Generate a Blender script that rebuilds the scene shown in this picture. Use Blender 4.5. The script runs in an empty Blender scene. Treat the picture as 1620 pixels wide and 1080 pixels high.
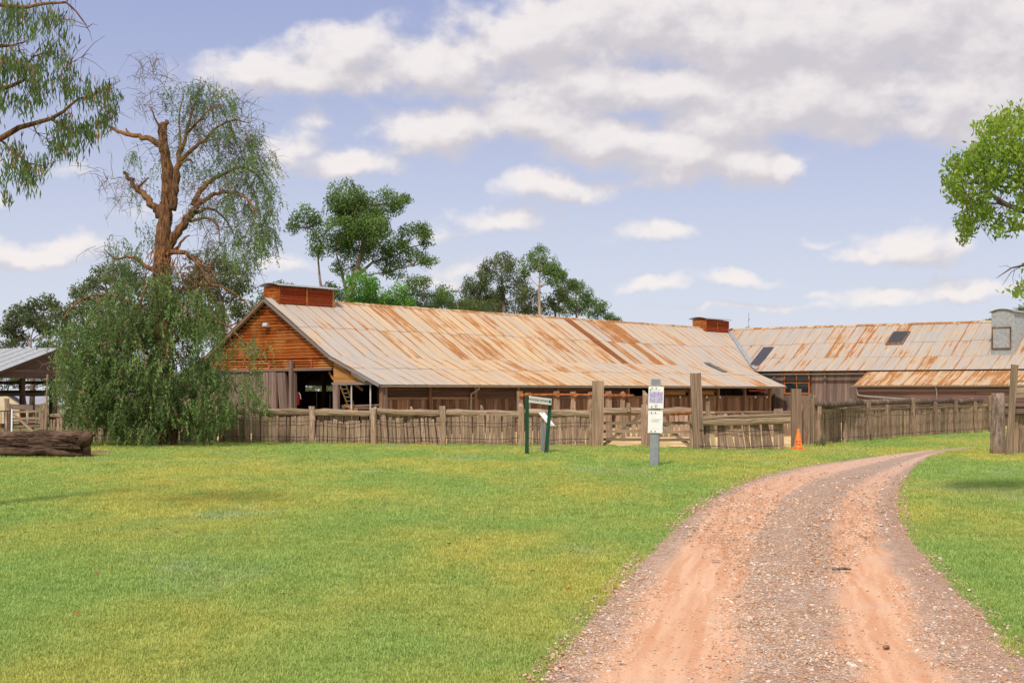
import bpy, math, random
import numpy as np
from mathutils import Vector, Matrix, noise as mnoise

R = random.Random(7)
rng = np.random.default_rng(11)
sc = bpy.context.scene
COL = sc.collection

# ------------------------------------------------------------------ camera
EYE = 2.0
F, CX, HY = 2250.0, 810.0, 618.0          # photograph: focal length in px, centre column, horizon row
cam = bpy.data.cameras.new('camera'); camo = bpy.data.objects.new('camera', cam); COL.objects.link(camo)
camo.location = (0, 0, EYE); camo.rotation_euler = (math.pi/2, 0, 0)
cam.sensor_width = 36; cam.lens = 50; cam.shift_y = 78/1620; cam.clip_end = 4000; cam.clip_start = .1
sc.camera = camo

# ------------------------------------------------------------------ light
SUN_DIR = Vector((-.22, -.74, .86)).normalized()     # towards the sun: behind the camera, to its left
SUN_EL = math.asin(SUN_DIR.z); SUN_AZ = math.atan2(SUN_DIR.x, SUN_DIR.y)
sun = bpy.data.lights.new('sun', 'SUN'); sun.energy = 2.6; sun.angle = math.radians(4.5); sun.color = (1, .93, .84)
so = bpy.data.objects.new('sun', sun); COL.objects.link(so); so.rotation_euler = SUN_DIR.to_track_quat('Z', 'Y').to_euler()
sc.view_settings.view_transform = 'Standard'; sc.view_settings.look = 'None'
sc.view_settings.exposure = 0.42; sc.view_settings.gamma = 1; sc.view_settings.use_curve_mapping = False
sc.render.engine = 'CYCLES'
sc.cycles.use_denoising = True
sc.cycles.max_bounces = 6; sc.cycles.transparent_max_bounces = 4

# ------------------------------------------------------------------ node helper
class N:
    def __init__(s, nt): s.nt = nt; nt.nodes.clear()
    def new(s, t, props=None, **ins):
        n = s.nt.nodes.new(t)
        for k, v in (props or {}).items(): setattr(n, k, v)
        for k, v in ins.items():
            key = int(k[1:]) if k[0] == '_' and k[1:].isdigit() else k.replace('_', ' ')
            s.set(n.inputs[key], v)
        return n
    def set(s, inp, v):
        if isinstance(v, bpy.types.NodeSocket): s.nt.links.new(v, inp)
        elif isinstance(v, bpy.types.Node): s.nt.links.new(v.outputs[0], inp)
        else:
            if inp.type == 'RGBA' and hasattr(v, '__len__') and len(v) == 3: v = (*v, 1)
            inp.default_value = v
    def m(s, op, a, b=0.0, c=0.0, clamp=False):
        return s.new('ShaderNodeMath', {'operation': op, 'use_clamp': clamp}, _0=a, _1=b, _2=c).outputs[0]
    def v(s, op, a, b=(0, 0, 0)):
        return s.new('ShaderNodeVectorMath', {'operation': op}, _0=a, _1=b)
    def mix(s, f, a, b, blend='MIX'):
        n = s.new('ShaderNodeMix', {'data_type': 'RGBA', 'blend_type': blend})
        s.set(n.inputs[0], f); s.set(n.inputs[6], a); s.set(n.inputs[7], b); return n.outputs[2]
    def noise(s, vec, scale=5, detail=3, rough=.55, dist=0, dim='3D'):
        n = s.new('ShaderNodeTexNoise', {'noise_dimensions': dim}, Vector=vec, Scale=scale, Detail=detail, Roughness=rough, Distortion=dist)
        return n.outputs[0]
    def ss(s, x, a, b, lo=0.0, hi=1.0):
        n = s.new('ShaderNodeMapRange', {'interpolation_type': 'SMOOTHSTEP'}, Value=x)
        n.inputs[1].default_value = a; n.inputs[2].default_value = b; n.inputs[3].default_value = lo; n.inputs[4].default_value = hi
        return n.outputs[0]
    def scale(s, vec, sc3): return s.v('MULTIPLY', vec, sc3).outputs[0]
    def bsdf(s, col, rough=.9, spec=.2, normal=None, metal=0.0):
        b = s.new('ShaderNodeBsdfPrincipled'); s.set(b.inputs['Base Color'], col); s.set(b.inputs['Roughness'], rough)
        s.set(b.inputs['Specular IOR Level'], spec); s.set(b.inputs['Metallic'], metal)
        if normal is not None: s.set(b.inputs['Normal'], normal)
        return b
    def bump(s, h, st=.4, dist=.02): return s.new('ShaderNodeBump', None, Height=h, Strength=st, Distance=dist).outputs[0]
    def out(s, sh): o = s.nt.nodes.new('ShaderNodeOutputMaterial'); s.nt.links.new(sh.outputs[0] if isinstance(sh, bpy.types.Node) else sh, o.inputs[0])

MATS = {}
def newmat(name):
    m = bpy.data.materials.new(name); m.use_nodes = True; MATS[name] = m
    return m, N(m.node_tree)

# ------------------------------------------------------------------ sky: daylight plus cumulus in direction space
def make_world():
    w = bpy.data.worlds.new('World'); sc.world = w; w.use_nodes = True
    n = N(w.node_tree)
    # group: cloud density at a direction given as (azimuth, elevation) in units of 1/2250 rad
    g = bpy.data.node_groups.new('cloud_density', 'ShaderNodeTree')
    g.interface.new_socket('Vector', in_out='INPUT', socket_type='NodeSocketVector')
    g.interface.new_socket('Density', in_out='OUTPUT', socket_type='NodeSocketFloat')
    gn = N(g); gi = g.nodes.new('NodeGroupInput'); go = g.nodes.new('NodeGroupOutput')
    P = gi.outputs[0]
    wv = gn.new('ShaderNodeTexNoise', None, Vector=P, Scale=.011, Detail=4, Roughness=.55)
    warp = gn.v('SUBTRACT', wv.outputs['Color'], (.5, .5, .5)).outputs[0]
    Pw = gn.v('ADD', P, gn.scale(warp, (95, 60, 0))).outputs[0]
    blobs = [
        (420,132,95,30,1),(540,100,80,42,1),(500,138,170,26,1),(665,112,130,40,1),(850,75,150,62,1),(1010,45,170,70,1.1),
        (1180,70,190,75,1.1),(1390,60,200,90,1.2),(1600,70,200,120,1.2),(1000,148,240,42,1),(1290,165,230,60,1.1),(1560,175,180,60,1.1),
        (700,208,105,32,1),(850,195,110,38,1),(960,225,110,40,1),(1080,245,110,42,1),(1180,262,70,34,1),(1235,272,25,22,1),(1150,205,120,50,.9),
        (545,262,95,26,.95),(470,240,55,22,.8),(880,300,80,24,.95),(800,345,75,22,.75),(880,338,30,16,.6),(1050,368,75,17,.75),
        (1440,398,75,27,.9),(1365,408,50,12,.8),(1480,378,30,16,.5),(1160,443,55,14,.9),(1040,450,55,12,.8),(1385,472,55,16,.9),(1500,466,75,14,.85),
        (1185,488,130,9,.6),(60,418,85,18,.95),(125,398,50,20,.9),(5,412,45,24,1),(700,375,45,20,.6),(745,425,75,26,.6),(500,205,35,15,.55),
        (90,283,90,16,.5),(20,333,35,12,.5),(455,418,75,15,.6),(640,240,60,20,.5),(1600,375,60,12,.6),(240,345,120,14,.4),(700,450,60,12,.6),(1290,470,50,7,.45),(1290,390,40,6,.4)]
    d = None
    for (px, py, rx, ry, wt) in blobs:
        ax, el = px-CX, HY-py
        # (each blob waits for the one before it: keeps the shader's working memory small)
        src = Pw if d is None else gn.new('ShaderNodeVectorMath', {'operation': 'MULTIPLY_ADD'}, _0=d, _1=(1e-7, 1e-7, 0), _2=Pw).outputs[0]
        mp = gn.new('ShaderNodeMapping', {'vector_type': 'POINT'}, Vector=src, Location=(-ax/rx, -el/ry, 0), Scale=(1/rx, 1/ry, 0))
        L = gn.v('LENGTH', mp.outputs[0]).outputs[1]
        e = gn.m('MULTIPLY_ADD', L, -.62*wt, 1.2*wt)
        d = e if d is None else gn.m('SMOOTH_MAX', d, e, .12)
    # cloud added outside the frame, made thick there to brighten the ambient light
    far = gn.noise(gn.scale(P, (.0021, .0042, 1)), 1.0, 3, .5)
    outx = gn.m('ABSOLUTE', gn.new('ShaderNodeSeparateXYZ', None, Vector=P).outputs[0])
    outy = gn.new('ShaderNodeSeparateXYZ', None, Vector=P).outputs[1]
    mk = gn.m('MAXIMUM', gn.ss(outx, 900, 1300), gn.ss(outy, 640, 850))
    farc = gn.m('MULTIPLY', gn.m('MULTIPLY_ADD', far, 3.0, -.62), mk)
    d = gn.m('MAXIMUM', d, farc)
    n1 = gn.noise(gn.scale(P, (1, 1.35, 1)), .017, 7, .58)
    n2 = gn.noise(gn.scale(P, (1, 1.9, 1)), .0075, 4, .5)
    d = gn.m('ADD', d, gn.m('MULTIPLY', gn.m('SUBTRACT', n1, .5), .85))
    d = gn.m('ADD', d, gn.m('MULTIPLY', gn.m('SUBTRACT', n2, .5), 1.05))
    g.links.new(d, go.inputs[0])
    # direction
    tc = n.new('ShaderNodeTexCoord'); D = tc.outputs['Generated']
    s = n.new('ShaderNodeSeparateXYZ', None, Vector=D)
    az = n.m('MULTIPLY', n.m('ARCTAN2', s.outputs[0], s.outputs[1]), F)
    el = n.m('MULTIPLY', n.m('ARCSINE', s.outputs[2]), F)
    P2 = n.new('ShaderNodeCombineXYZ', None, X=az, Y=el).outputs[0]
    def dens(vec):
        k = n.nt.nodes.new('ShaderNodeGroup'); k.node_tree = g; n.set(k.inputs[0], vec); return k.outputs[0]
    d0 = dens(P2)
    d1 = dens(n.v('ADD', P2, (-16, 34, 0)).outputs[0])
    cover = n.ss(d0, .26, .84)
    shade = n.ss(n.m('SUBTRACT', d0, d1), -.34, .50)                 # puffs lit from above left, greyer underneath
    thick = n.ss(d0, .9, 1.9)
    ccol = n.mix(shade, (.68, .64, .675), (.98, .92, .90))
    ccol = n.mix(n.m('MULTIPLY', thick, .40), ccol, (.76, .715, .725))
    sky = n.new('ShaderNodeTexSky', {'sky_type': 'NISHITA', 'sun_disc': False, 'sun_elevation': SUN_EL, 'sun_rotation': SUN_AZ, 'dust_density': 1.5, 'ozone_density': 2.0})
    elf = n.ss(s.outputs[2], -.04, .31)
    haze = n.mix(elf, (9.7, 10.1, 11.4), (4.6, 5.2, 8.5))
    base = n.mix(.78, sky.outputs[0], haze)
    cl = n.v('MULTIPLY', ccol, (11.0, 11.0, 11.0)).outputs[0]
    full = n.mix(n.m('MULTIPLY', cover, .93), base, cl)
    low = n.ss(s.outputs[2], -.02, 0.0)
    full = n.mix(low, (1.2, 1.3, .8), full)
    bg = n.new('ShaderNodeBackground', None, Color=full, Strength=.0645)
    o = n.nt.nodes.new('ShaderNodeOutputWorld'); n.nt.links.new(bg.outputs[0], o.inputs[0])
    w.cycles.sampling_method = 'MANUAL'; w.cycles.sample_map_resolution = 512
make_world()

# ------------------------------------------------------------------ pixel <-> place helpers
def P(px, py, Y): return Vector(((px-CX)/F*Y, Y, EYE + (HY-py)/F*Y))
def G(px, py, z=0.0):
    Y = (EYE-z)*F/(py-HY); return Vector(((px-CX)/F*Y, Y, z))
O = Vector((-11.44, 66.5, 0)); T = Vector((.616, .788, 0)).normalized(); U = Vector((T.y, -T.x, 0))
def B(t, u, z): return O + T*t + U*u + Vector((0, 0, z))
def on_gable(px, py, t=0.0):               # point of the gable wall plane
    k = (px-CX)/F; o = O + T*t
    u = (k*o.y - o.x)/(U.x - k*U.y); Y = o.y + U.y*u
    return B(t, u, EYE + (HY-py)/F*Y)
def on_side(px, py, u):                    # point of a plane parallel to the ridge
    k = (px-CX)/F; o = O + U*u
    t = (k*o.y - o.x)/(T.x - k*T.y); Y = o.y + T.y*t
    return B(t, u, EYE + (HY-py)/F*Y)

# ------------------------------------------------------------------ object helpers
def tag(o, label=None, cat=None, group=None, kind=None):
    if label: o['label'] = label
    if cat: o['category'] = cat
    if group: o['group'] = group
    if kind: o['kind'] = kind
    return o
def empty(name, loc, label, cat, group=None, rz=0.0):
    o = bpy.data.objects.new(name, None); COL.objects.link(o); o.location = loc; o.rotation_euler = (0, 0, rz)
    o.empty_display_size = .3
    return tag(o, label, cat, group)
def link(name, mesh, M=None, parent=None, root=None):
    """root = the top Empty (unrotated); parent may be a part of it"""
    o = bpy.data.objects.new(name, mesh); COL.objects.link(o)
    if M is None: M = Matrix.Identity(4)
    if parent is not None:
        o.parent = parent
        o.matrix_basis = world_of(parent).inverted() @ M
    else: o.matrix_basis = M
    WM[o] = M
    return o
WM = {}
def world_of(o):
    if o in WM: return WM[o]
    M = Matrix.LocRotScale(o.location, o.rotation_euler, o.scale)
    if o.parent: M = world_of(o.parent) @ M
    WM[o] = M; return M
def mesh(name, verts, faces, mat=None, smooth=False, tint=None):
    me = bpy.data.meshes.new(name)
    if isinstance(verts, np.ndarray) and isinstance(faces, np.ndarray):
        nv, (nf, k) = len(verts), faces.shape
        me.vertices.add(nv); me.vertices.foreach_set('co', np.ascontiguousarray(verts, dtype=np.float32).ravel())
        me.loops.add(nf*k); me.loops.foreach_set('vertex_index', faces.astype(np.int32).ravel())
        me.polygons.add(nf); me.polygons.foreach_set('loop_start', np.arange(0, nf*k, k, dtype=np.int32))
        me.update(calc_edges=True)
    else:
        me.from_pydata([tuple(v) for v in verts], [], faces)
    if tint is not None:
        a = me.attributes.new('tint', 'FLOAT', 'POINT'); a.data.foreach_set('value', np.asarray(tint, dtype=np.float32))
    if mat: me.materials.append(MATS[mat])
    if smooth: me.polygons.foreach_set('use_smooth', np.ones(len(me.polygons), dtype=bool))
    me.update(); return me
class MB:
    """collects several solids into one mesh"""
    def __init__(s): s.v = []; s.f = []
    def add(s, vs, fs):
        b = len(s.v); s.v += [Vector(v) for v in vs]; s.f += [[i+b for i in f] for f in fs]; return s
    def box(s, c, size, M=None):
        x, y, z = [k/2 for k in size]
        vs = [Vector((sx*x, sy*y, sz*z)) for sz in (-1, 1) for sy in (-1, 1) for sx in (-1, 1)]
        if M is not None: vs = [M @ v for v in vs]
        c = Vector(c)
        return s.add([c+v for v in vs], [[0,2,3,1],[4,5,7,6],[0,1,5,4],[2,6,7,3],[0,4,6,2],[1,3,7,5]])
    def bar(s, a, b, w, d, face=Vector((0, -1, 0))):
        M = axes(a, b, w, d, face)
        vs = [M @ Vector((x, y, z)) for z in (0, 1) for y in (-.5, .5) for x in (-.5, .5)]
        return s.add(vs, [[0,2,3,1],[4,5,7,6],[0,1,5,4],[2,6,7,3],[0,4,6,2],[1,3,7,5]])
    def tube(s, pts, rad, n=8, cap=True):
        pts = [Vector(p) for p in pts]; rad = rad if hasattr(rad, '__len__') else [rad]*len(pts)
        b = len(s.v); prev = None
        for i, p in enumerate(pts):
            d = (pts[min(i+1, len(pts)-1)] - pts[max(i-1, 0)]).normalized()
            x = d.orthogonal().normalized() if prev is None else (prev - d*prev.dot(d)).normalized()
            prev = x; y = d.cross(x)
            for k in range(n):
                a = 2*math.pi*k/n; s.v.append(p + (x*math.cos(a) + y*math.sin(a))*rad[i])
        for i in range(len(pts)-1):
            for k in range(n):
                k2 = (k+1) % n; s.f.append([b+i*n+k, b+i*n+k2, b+(i+1)*n+k2, b+(i+1)*n+k])
        if cap:
            s.f.append([b+k for k in reversed(range(n))]); s.f.append([b+(len(pts)-1)*n+k for k in range(n)])
        return s
    def build(s, name, mat, parent=None, smooth=False, **tags):
        o = (world_of(parent).inverted() if parent else Matrix.Identity(4))
        me = mesh(name, [o @ v for v in s.v], s.f, mat, smooth)
        ob = bpy.data.objects.new(name, me); COL.objects.link(ob)
        if parent: ob.parent = parent
        WM[ob] = world_of(parent) if parent else Matrix.Identity(4)
        return tag(ob, **tags)
def axes(a, b, w, d, face):
    a, b, face = Vector(a), Vector(b), Vector(face)
    z = (b-a); L = z.length; z = z/L
    y = face - z*face.dot(z); y.normalize(); x = y.cross(z)
    return Matrix(((x.x*w, y.x*d, z.x*L, a.x), (x.y*w, y.y*d, z.y*L, a.y), (x.z*w, y.z*d, z.z*L, a.z), (0, 0, 0, 1)))
# unit timbers: long axis z 0..1, width x, thickness y
_tim = {}
def timber_mesh(kind, mat, k):
    key = (kind, mat, k)
    if key in _tim: return _tim[key]
    r = random.Random(hash(kind) % 1 + k*17 + len(kind))
    vs, fs = [], []
    if kind == 'board':
        seg = 3
        for i in range(seg+1):
            z = i/seg; j = .02
            for (x, y) in ((-.5, -.5), (.5, -.5), (.5, .5), (-.5, .5)):
                vs.append((x*(1+r.uniform(-j, j))+r.uniform(-.012, .012), y*(1+r.uniform(-.1, .1)), z + (r.uniform(-.006, .006) if i in (0, seg) else 0)))
        n = 4
    elif kind == 'slab':                       # split, rough, with an uneven head
        seg = 4; n = 5; w = r.uniform(.85, 1.1); sw = r.uniform(-.12, .12)
        for i in range(seg+1):
            z = i/seg; t = 1 - .12*z*r.random()
            for (x, y) in ((-.5, -.28), (-.1, -.5), (.48, -.3), (.5, .5), (-.5, .5)):
                vs.append((x*w*t + sw*z*z + r.uniform(-.06, .06), y + r.uniform(-.12, .12), z*(1 + (r.uniform(-.05, .05) if i == seg else 0))))
    elif kind == 'log':
        seg = 6; n = 9
        for i in range(seg+1):
            z = i/seg; cx, cy = r.uniform(-.09, .09), r.uniform(-.09, .09); rr = r.uniform(.42, .56)
            for q in range(n):
                a = 2*math.pi*q/n; k2 = rr*(1+r.uniform(-.16, .14)); vs.append((cx+math.cos(a)*k2, cy+math.sin(a)*k2, z*(1+(r.uniform(-.004, .004) if i in (0, seg) else 0))))
    elif kind == 'plain':
        seg = 1; n = 4
        for i in range(2):
            for (x, y) in ((-.5, -.5), (.5, -.5), (.5, .5), (-.5, .5)): vs.append((x, y, i))
    for i in range(seg):
        for q in range(n):
            q2 = (q+1) % n; fs.append([i*n+q, i*n+q2, (i+1)*n+q2, (i+1)*n+q])
    fs.append(list(reversed(range(n)))); fs.append([seg*n+q for q in range(n)])
    me = mesh(f'{kind}_{mat}', vs, fs, mat, smooth=False)
    _tim[key] = me; return me
def timber(name, parent, kind, mat, a, b, w, d, face=(0, -1, 0), label=None):
    o = link(name, timber_mesh(kind, mat, R.randrange(7)), axes(a, b, w, d, face), parent)
    if label: o['label'] = label
    return o

# ------------------------------------------------------------------ materials
def wood(name, dark, mid, light, rough=.9, gs=(5, 4, 1.1), green=0.0, var=.35, fade=None):
    m, n = newmat(name)
    tc = n.new('ShaderNodeTexCoord').outputs['Object']
    rnd = n.new('ShaderNodeObjectInfo').outputs['Random']
    off = n.new('ShaderNodeCombineXYZ', None, X=n.m('MULTIPLY', rnd, 37), Y=n.m('MULTIPLY', rnd, 91), Z=n.m('MULTIPLY', rnd, 53)).outputs[0]
    v = n.v('ADD', n.scale(tc, gs), off).outputs[0]
    g1 = n.noise(n.scale(v, (2.2, 2, .7)), 1.6, 5, .65, .4)
    g2 = n.noise(v, .9, 3)
    c = n.mix(n.ss(g1, .35, .65), dark, mid)
    c = n.mix(n.ss(g2, .5, .78, 0, .8), c, light)
    bv = n.m('MULTIPLY_ADD', rnd, var*2, 1-var)
    c = n.mix(1.0, c, n.new('ShaderNodeCombineXYZ', None, X=bv, Y=bv, Z=bv).outputs[0], 'MULTIPLY')
    wp = n.new('ShaderNodeNewGeometry').outputs['Position']
    if green > 0:
        gm = n.ss(n.noise(wp, 1.6, 4), .52, .66, 0, green); c = n.mix(gm, c, (.17, .19, .09))
    if fade is not None:
        fm = n.ss(n.noise(wp, .8, 4), .46, .60, 0, .9); c = n.mix(fm, c, fade)
    h = n.noise(n.scale(v, (4, 4, .8)), 2.2, 4, .7)
    n.out(n.bsdf(c, rough, .15, n.bump(h, .7, .02)))
wood('fence_timber', (.15, .095, .062), (.43, .295, .205), (.60, .46, .35), green=.08, var=.26)
wood('rail_timber', (.14, .095, .064), (.37, .265, .18), (.54, .42, .30), green=.22, var=.25, gs=(4, 4, 2))
wood('log_timber', (.07, .045, .036), (.20, .135, .105), (.34, .25, .20), var=.3, gs=(4, 4, 2))
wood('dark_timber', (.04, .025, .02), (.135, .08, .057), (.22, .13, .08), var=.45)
wood('wall_timber', (.075, .045, .03), (.25, .145, .09), (.42, .25, .13), var=.5)
wood('grey_wall_timber', (.11, .075, .06), (.26, .185, .155), (.36, .27, .23), var=.25)
wood('red_gable', (.15, .035, .010), (.56, .145, .025), (.66, .27, .07), var=.34, rough=.75, gs=(3, 3, 2.2), fade=(.50, .21, .06))
wood('red_paint', (.24, .04, .015), (.46, .085, .025), (.55, .15, .04), var=.12, rough=.7)
wood('pale_slab', (.30, .21, .12), (.58, .43, .25), (.68, .54, .36), var=.15)
wood('honey_board', (.22, .10, .035), (.48, .24, .08), (.60, .36, .14), var=.3)
wood('brown_shed_board', (.10, .06, .05), (.22, .14, .115), (.30, .20, .17), var=.2)
wood('green_paint', (.012, .045, .022), (.022, .085, .042), (.10, .13, .085), var=.15, gs=(4, 4, 3))
wood('orange_frame', (.25, .07, .02), (.50, .17, .05), (.55, .24, .09), var=.1)
wood('sage_board', (.12, .13, .10), (.24, .25, .20), (.30, .30, .25), var=.12)
wood('grey_post', (.15, .14, .145), (.27, .255, .26), (.36, .34, .34), var=.1)

def plain(name, col, rough=.7, spec=.3, metal=0.0, nz=.15, scale=6.0):
    m, n = newmat(name)
    wp = n.new('ShaderNodeNewGeometry').outputs['Position']
    k = n.noise(wp, scale, 4)
    c = n.mix(n.ss(k, .3, .7), [x*(1-nz) for x in col], [min(1, x*(1+nz)) for x in col])
    n.out(n.bsdf(c, rough, spec, None, metal))
plain('galvanised', (.40, .42, .43), .5, .5, .35)
plain('gutter_grey', (.30, .285, .265), .6)
plain('lead_flashing', (.33, .35, .37), .6, .4, .2)
plain('pipe_rust', (.33, .11, .03), .85, .2, 0, .4, 9)
plain('steel_post', (.27, .29, .31), .55, .4, .3, .12)
plain('sign_white', (.80, .79, .77), .5, .4, 0, .03)
plain('sign_mauve', (.42, .38, .56), .6, .3, 0, .35, 22)
plain('sign_ink', (.05, .05, .055), .6)
plain('sign_faint', (.50, .50, .52), .6)
plain('bolt_dark', (.03, .03, .035), .5)
plain('cone_orange', (.80, .20, .02), .55, .4, 0, .10)
plain('cone_mark', (.25, .02, .01), .7)
plain('ladder_yellow', (.50, .34, .07), .6)
plain('extinguisher_red', (.62, .02, .015), .35, .5)
plain('lamp_metal', (.55, .56, .58), .4, .5, .4)
plain('glass_dark', (.02, .025, .03), .12, .8)
plain('black_iron', (.02, .02, .022), .6)
plain('tinted_sheet', (.045, .045, .06), .45, .4)
plain('grey_sheet', (.13, .12, .11), .6)
plain('cream_wall', (.62, .52, .34), .85)
plain('grey_roof', (.34, .35, .40), .6, .3)
plain('shed_roof', (.36, .38, .40), .55, .4, .1)
plain('pale_pole', (.55, .53, .50), .7)
plain('mulch', (.24, .14, .075), .95, .1, 0, .4, 20)

def roof_mat(name, zinc, cream, rust, rustd):
    m, n = newmat(name)
    uv = n.new('ShaderNodeAttribute', {'attribute_name': 'suv'}).outputs['Vector']
    oi = n.new('ShaderNodeObjectInfo'); rnd = oi.outputs['Random']
    oc = n.new('ShaderNodeSeparateColor'); n.set(oc.inputs[0], oi.outputs['Color'])
    off = n.new('ShaderNodeCombineXYZ', None, X=n.m('MULTIPLY', rnd, 47), Y=n.m('MULTIPLY', rnd, 83), Z=n.m('MULTIPLY', rnd, 29)).outputs[0]
    v = n.v('ADD', uv, off).outputs[0]
    sx = n.new('ShaderNodeSeparateXYZ', None, Vector=uv)
    streak = n.noise(n.scale(v, (9, 1.1, 1)), 1.0, 5, .62)
    fine = n.noise(n.scale(v, (30, 9, 1)), 1.0, 4, .7)
    patch = n.noise(n.scale(v, (1.6, 1.3, 1)), 1.0, 4, .6)
    c = n.mix(n.ss(patch, .45, .75, 0, .6), zinc, cream)
    c = n.mix(oc.outputs[1], c, cream)
    c = n.mix(n.ss(streak, .38, .6, 0, .5), c, [x*.72 for x in zinc])
    edge = n.m('MULTIPLY', n.ss(sx.outputs[0], .0, .20, 1, 0), 1.0)         # rust creeps from the lap joints
    edge2 = n.ss(sx.outputs[0], .88, 1.0, 0, .6)
    amt = n.m('ADD', n.m('MULTIPLY_ADD', edge, .30, n.m('MULTIPLY', edge2, .16)), n.m('MULTIPLY', oc.outputs[0], .55))
    amt = n.m('ADD', amt, n.m('MULTIPLY', n.m('SUBTRACT', fine, .5), .35))
    amt = n.m('ADD', amt, n.m('MULTIPLY', n.m('SUBTRACT', streak, .5), .95))
    amt = n.m('ADD', amt, n.m('MULTIPLY', n.m('SUBTRACT', patch, .5), .45))
    wpr = n.new('ShaderNodeNewGeometry').outputs['Position']
    amt = n.m('ADD', amt, n.m('MULTIPLY', n.m('SUBTRACT', n.noise(wpr, .55, 5, .65), .5), .85))
    amt = n.m('ADD', amt, n.m('MULTIPLY', n.m('SUBTRACT', n.noise(n.scale(v, (22, .9, 1)), 1.0, 4, .6), .5), .55))
    r1 = n.ss(amt, .20, .36)
    c = n.mix(n.m('MULTIPLY', n.ss(amt, .06, .28), .38), c, (.62, .36, .15))
    c = n.mix(n.m('MULTIPLY', r1, .85), c, n.mix(n.ss(fine, .35, .65), rustd, rust))
    c = n.mix(n.m('MULTIPLY', n.ss(oc.outputs[0], .8, 1.0), n.ss(amt, .3, .55)), c, rustd)
    lap = n.ss(sx.outputs[1], .97, 1.0, 0, .15); c = n.mix(lap, c, (.25, .17, .12))
    lp2 = n.ss(sx.outputs[0], 0, .05, .7, 0); c = n.mix(lp2, c, (.22, .10, .04))
    n.out(n.bsdf(c, n.mix(r1, (.55,)*3, (.9,)*3), .35, None, 0.0))
roof_mat('roof_iron', (.42, .385, .355), (.58, .415, .235), (.46, .185, .028), (.17, .045, .010))

def leafmat(name, dark, mid, light, trans=.35, brown=None):
    m, n = newmat(name)
    t = n.new('ShaderNodeAttribute', {'attribute_name': 'tint'}).outputs['Fac']
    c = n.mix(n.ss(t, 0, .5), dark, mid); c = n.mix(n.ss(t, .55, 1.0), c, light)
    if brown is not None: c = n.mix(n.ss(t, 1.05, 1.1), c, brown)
    d = n.bsdf(c, .55, .25)
    tr = n.new('ShaderNodeBsdfTranslucent', None, Color=n.mix(.5, c, [x*1.6 for x in light]))
    mx = n.new('ShaderNodeMixShader', None, Fac=trans); n.nt.links.new(d.outputs[0], mx.inputs[1]); n.nt.links.new(tr.outputs[0], mx.inputs[2])
    n.out(mx)
leafmat('leaf_olive', (.045, .068, .026), (.115, .155, .050), (.21, .25, .09))
leafmat('leaf_gum', (.045, .085, .024), (.125, .215, .048), (.23, .34, .085))
leafmat('leaf_bright', (.055, .14, .022), (.12, .29, .036), (.21, .42, .06))
leafmat('leaf_pepper', (.05, .07, .034), (.135, .20, .068), (.27, .42, .12), brown=(.30, .20, .14))
leafmat('leaf_hang', (.03, .055, .022), (.08, .135, .042), (.17, .25, .075), brown=(.36, .13, .05))
leafmat('leaf_broad', (.05, .11, .018), (.18, .30, .035), (.36, .47, .07), trans=.45, brown=(.20, .14, .10))
leafmat('dry_twig', (.16, .10, .07), (.22, .14, .10), (.30, .20, .14), trans=.1)
def bark(name, a, b, c3, scale=(3, 3, .8)):
    m, n = newmat(name)
    wp = n.new('ShaderNodeNewGeometry').outputs['Position']
    v = n.scale(wp, scale); k = n.noise(v, 3, 5, .65, .5); k2 = n.noise(wp, .9, 3)
    c = n.mix(n.ss(k, .35, .65), a, b); c = n.mix(n.ss(k2, .45, .7, 0, .7), c, c3)
    n.out(n.bsdf(c, .9, .15, n.bump(n.noise(v, 7, 4, .7), .8, .05)))
bark('bark_orange', (.05, .024, .013), (.25, .125, .062), (.42, .20, .085), (4, 4, 1.0))
bark('bark_gum', (.12, .085, .065), (.33, .25, .20), (.42, .30, .22))
bark('bark_pale', (.32, .22, .15), (.52, .38, .26), (.60, .42, .28))
bark('bark_grey', (.10, .08, .07), (.24, .19, .17), (.30, .22, .18))
bark('log_bark', (.025, .014, .011), (.15, .09, .06), (.33, .21, .14), (.8, 6, 9))

def grass_color(n):
    wp = n.new('ShaderNodeNewGeometry').outputs['Position']
    a = n.noise(n.scale(wp, (.22, .10, 0)), 1, 3, .5); b = n.noise(n.scale(wp, (1.1, .45, 0)), 1, 4, .6); f = n.noise(n.scale(wp, (9, 5, 0)), 1, 4, .7)
    c = n.mix(n.ss(a, .36, .64), (.335, .455, .13), (.52, .50, .13))
    c = n.mix(n.ss(b, .42, .70, 0, .45), c, (.26, .42, .12))
    c = n.mix(n.ss(n.noise(n.scale(wp, (.35, .16, 0)), 1, 3), .55, .72, 0, .75), c, (.36, .45, .23))
    c = n.mix(n.ss(f, .55, .75, 0, .4), c, (.50, .43, .14))
    return c, f, wp
m, n = newmat('lawn_ground'); c, f, wp = grass_color(n)
n.out(n.bsdf(n.mix(n.ss(n.noise(wp, 14, 4, .7), .3, .7, 0, .4), c, (.17, .25, .06)), .95, .05, n.bump(n.noise(wp, 22, 5, .7), 1.0, .05)))
m, n = newmat('grass_blade'); c, f, wp = grass_color(n)
ri = n.new('ShaderNodeObjectInfo').outputs['Random']
c = n.mix(1.0, c, n.new('ShaderNodeCombineXYZ', None, X=n.m('MULTIPLY_ADD', ri, .5, .85), Y=n.m('MULTIPLY_ADD', ri, .4, .9), Z=n.m('MULTIPLY_ADD', ri, .6, .8)).outputs[0], 'MULTIPLY')
dd = n.bsdf(c, .7, .1); tr = n.new('ShaderNodeBsdfTranslucent', None, Color=c)
mx = n.new('ShaderNodeMixShader', None, Fac=.4); n.nt.links.new(dd.outputs[0], mx.inputs[1]); n.nt.links.new(tr.outputs[0], mx.inputs[2]); n.out(mx)
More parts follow.
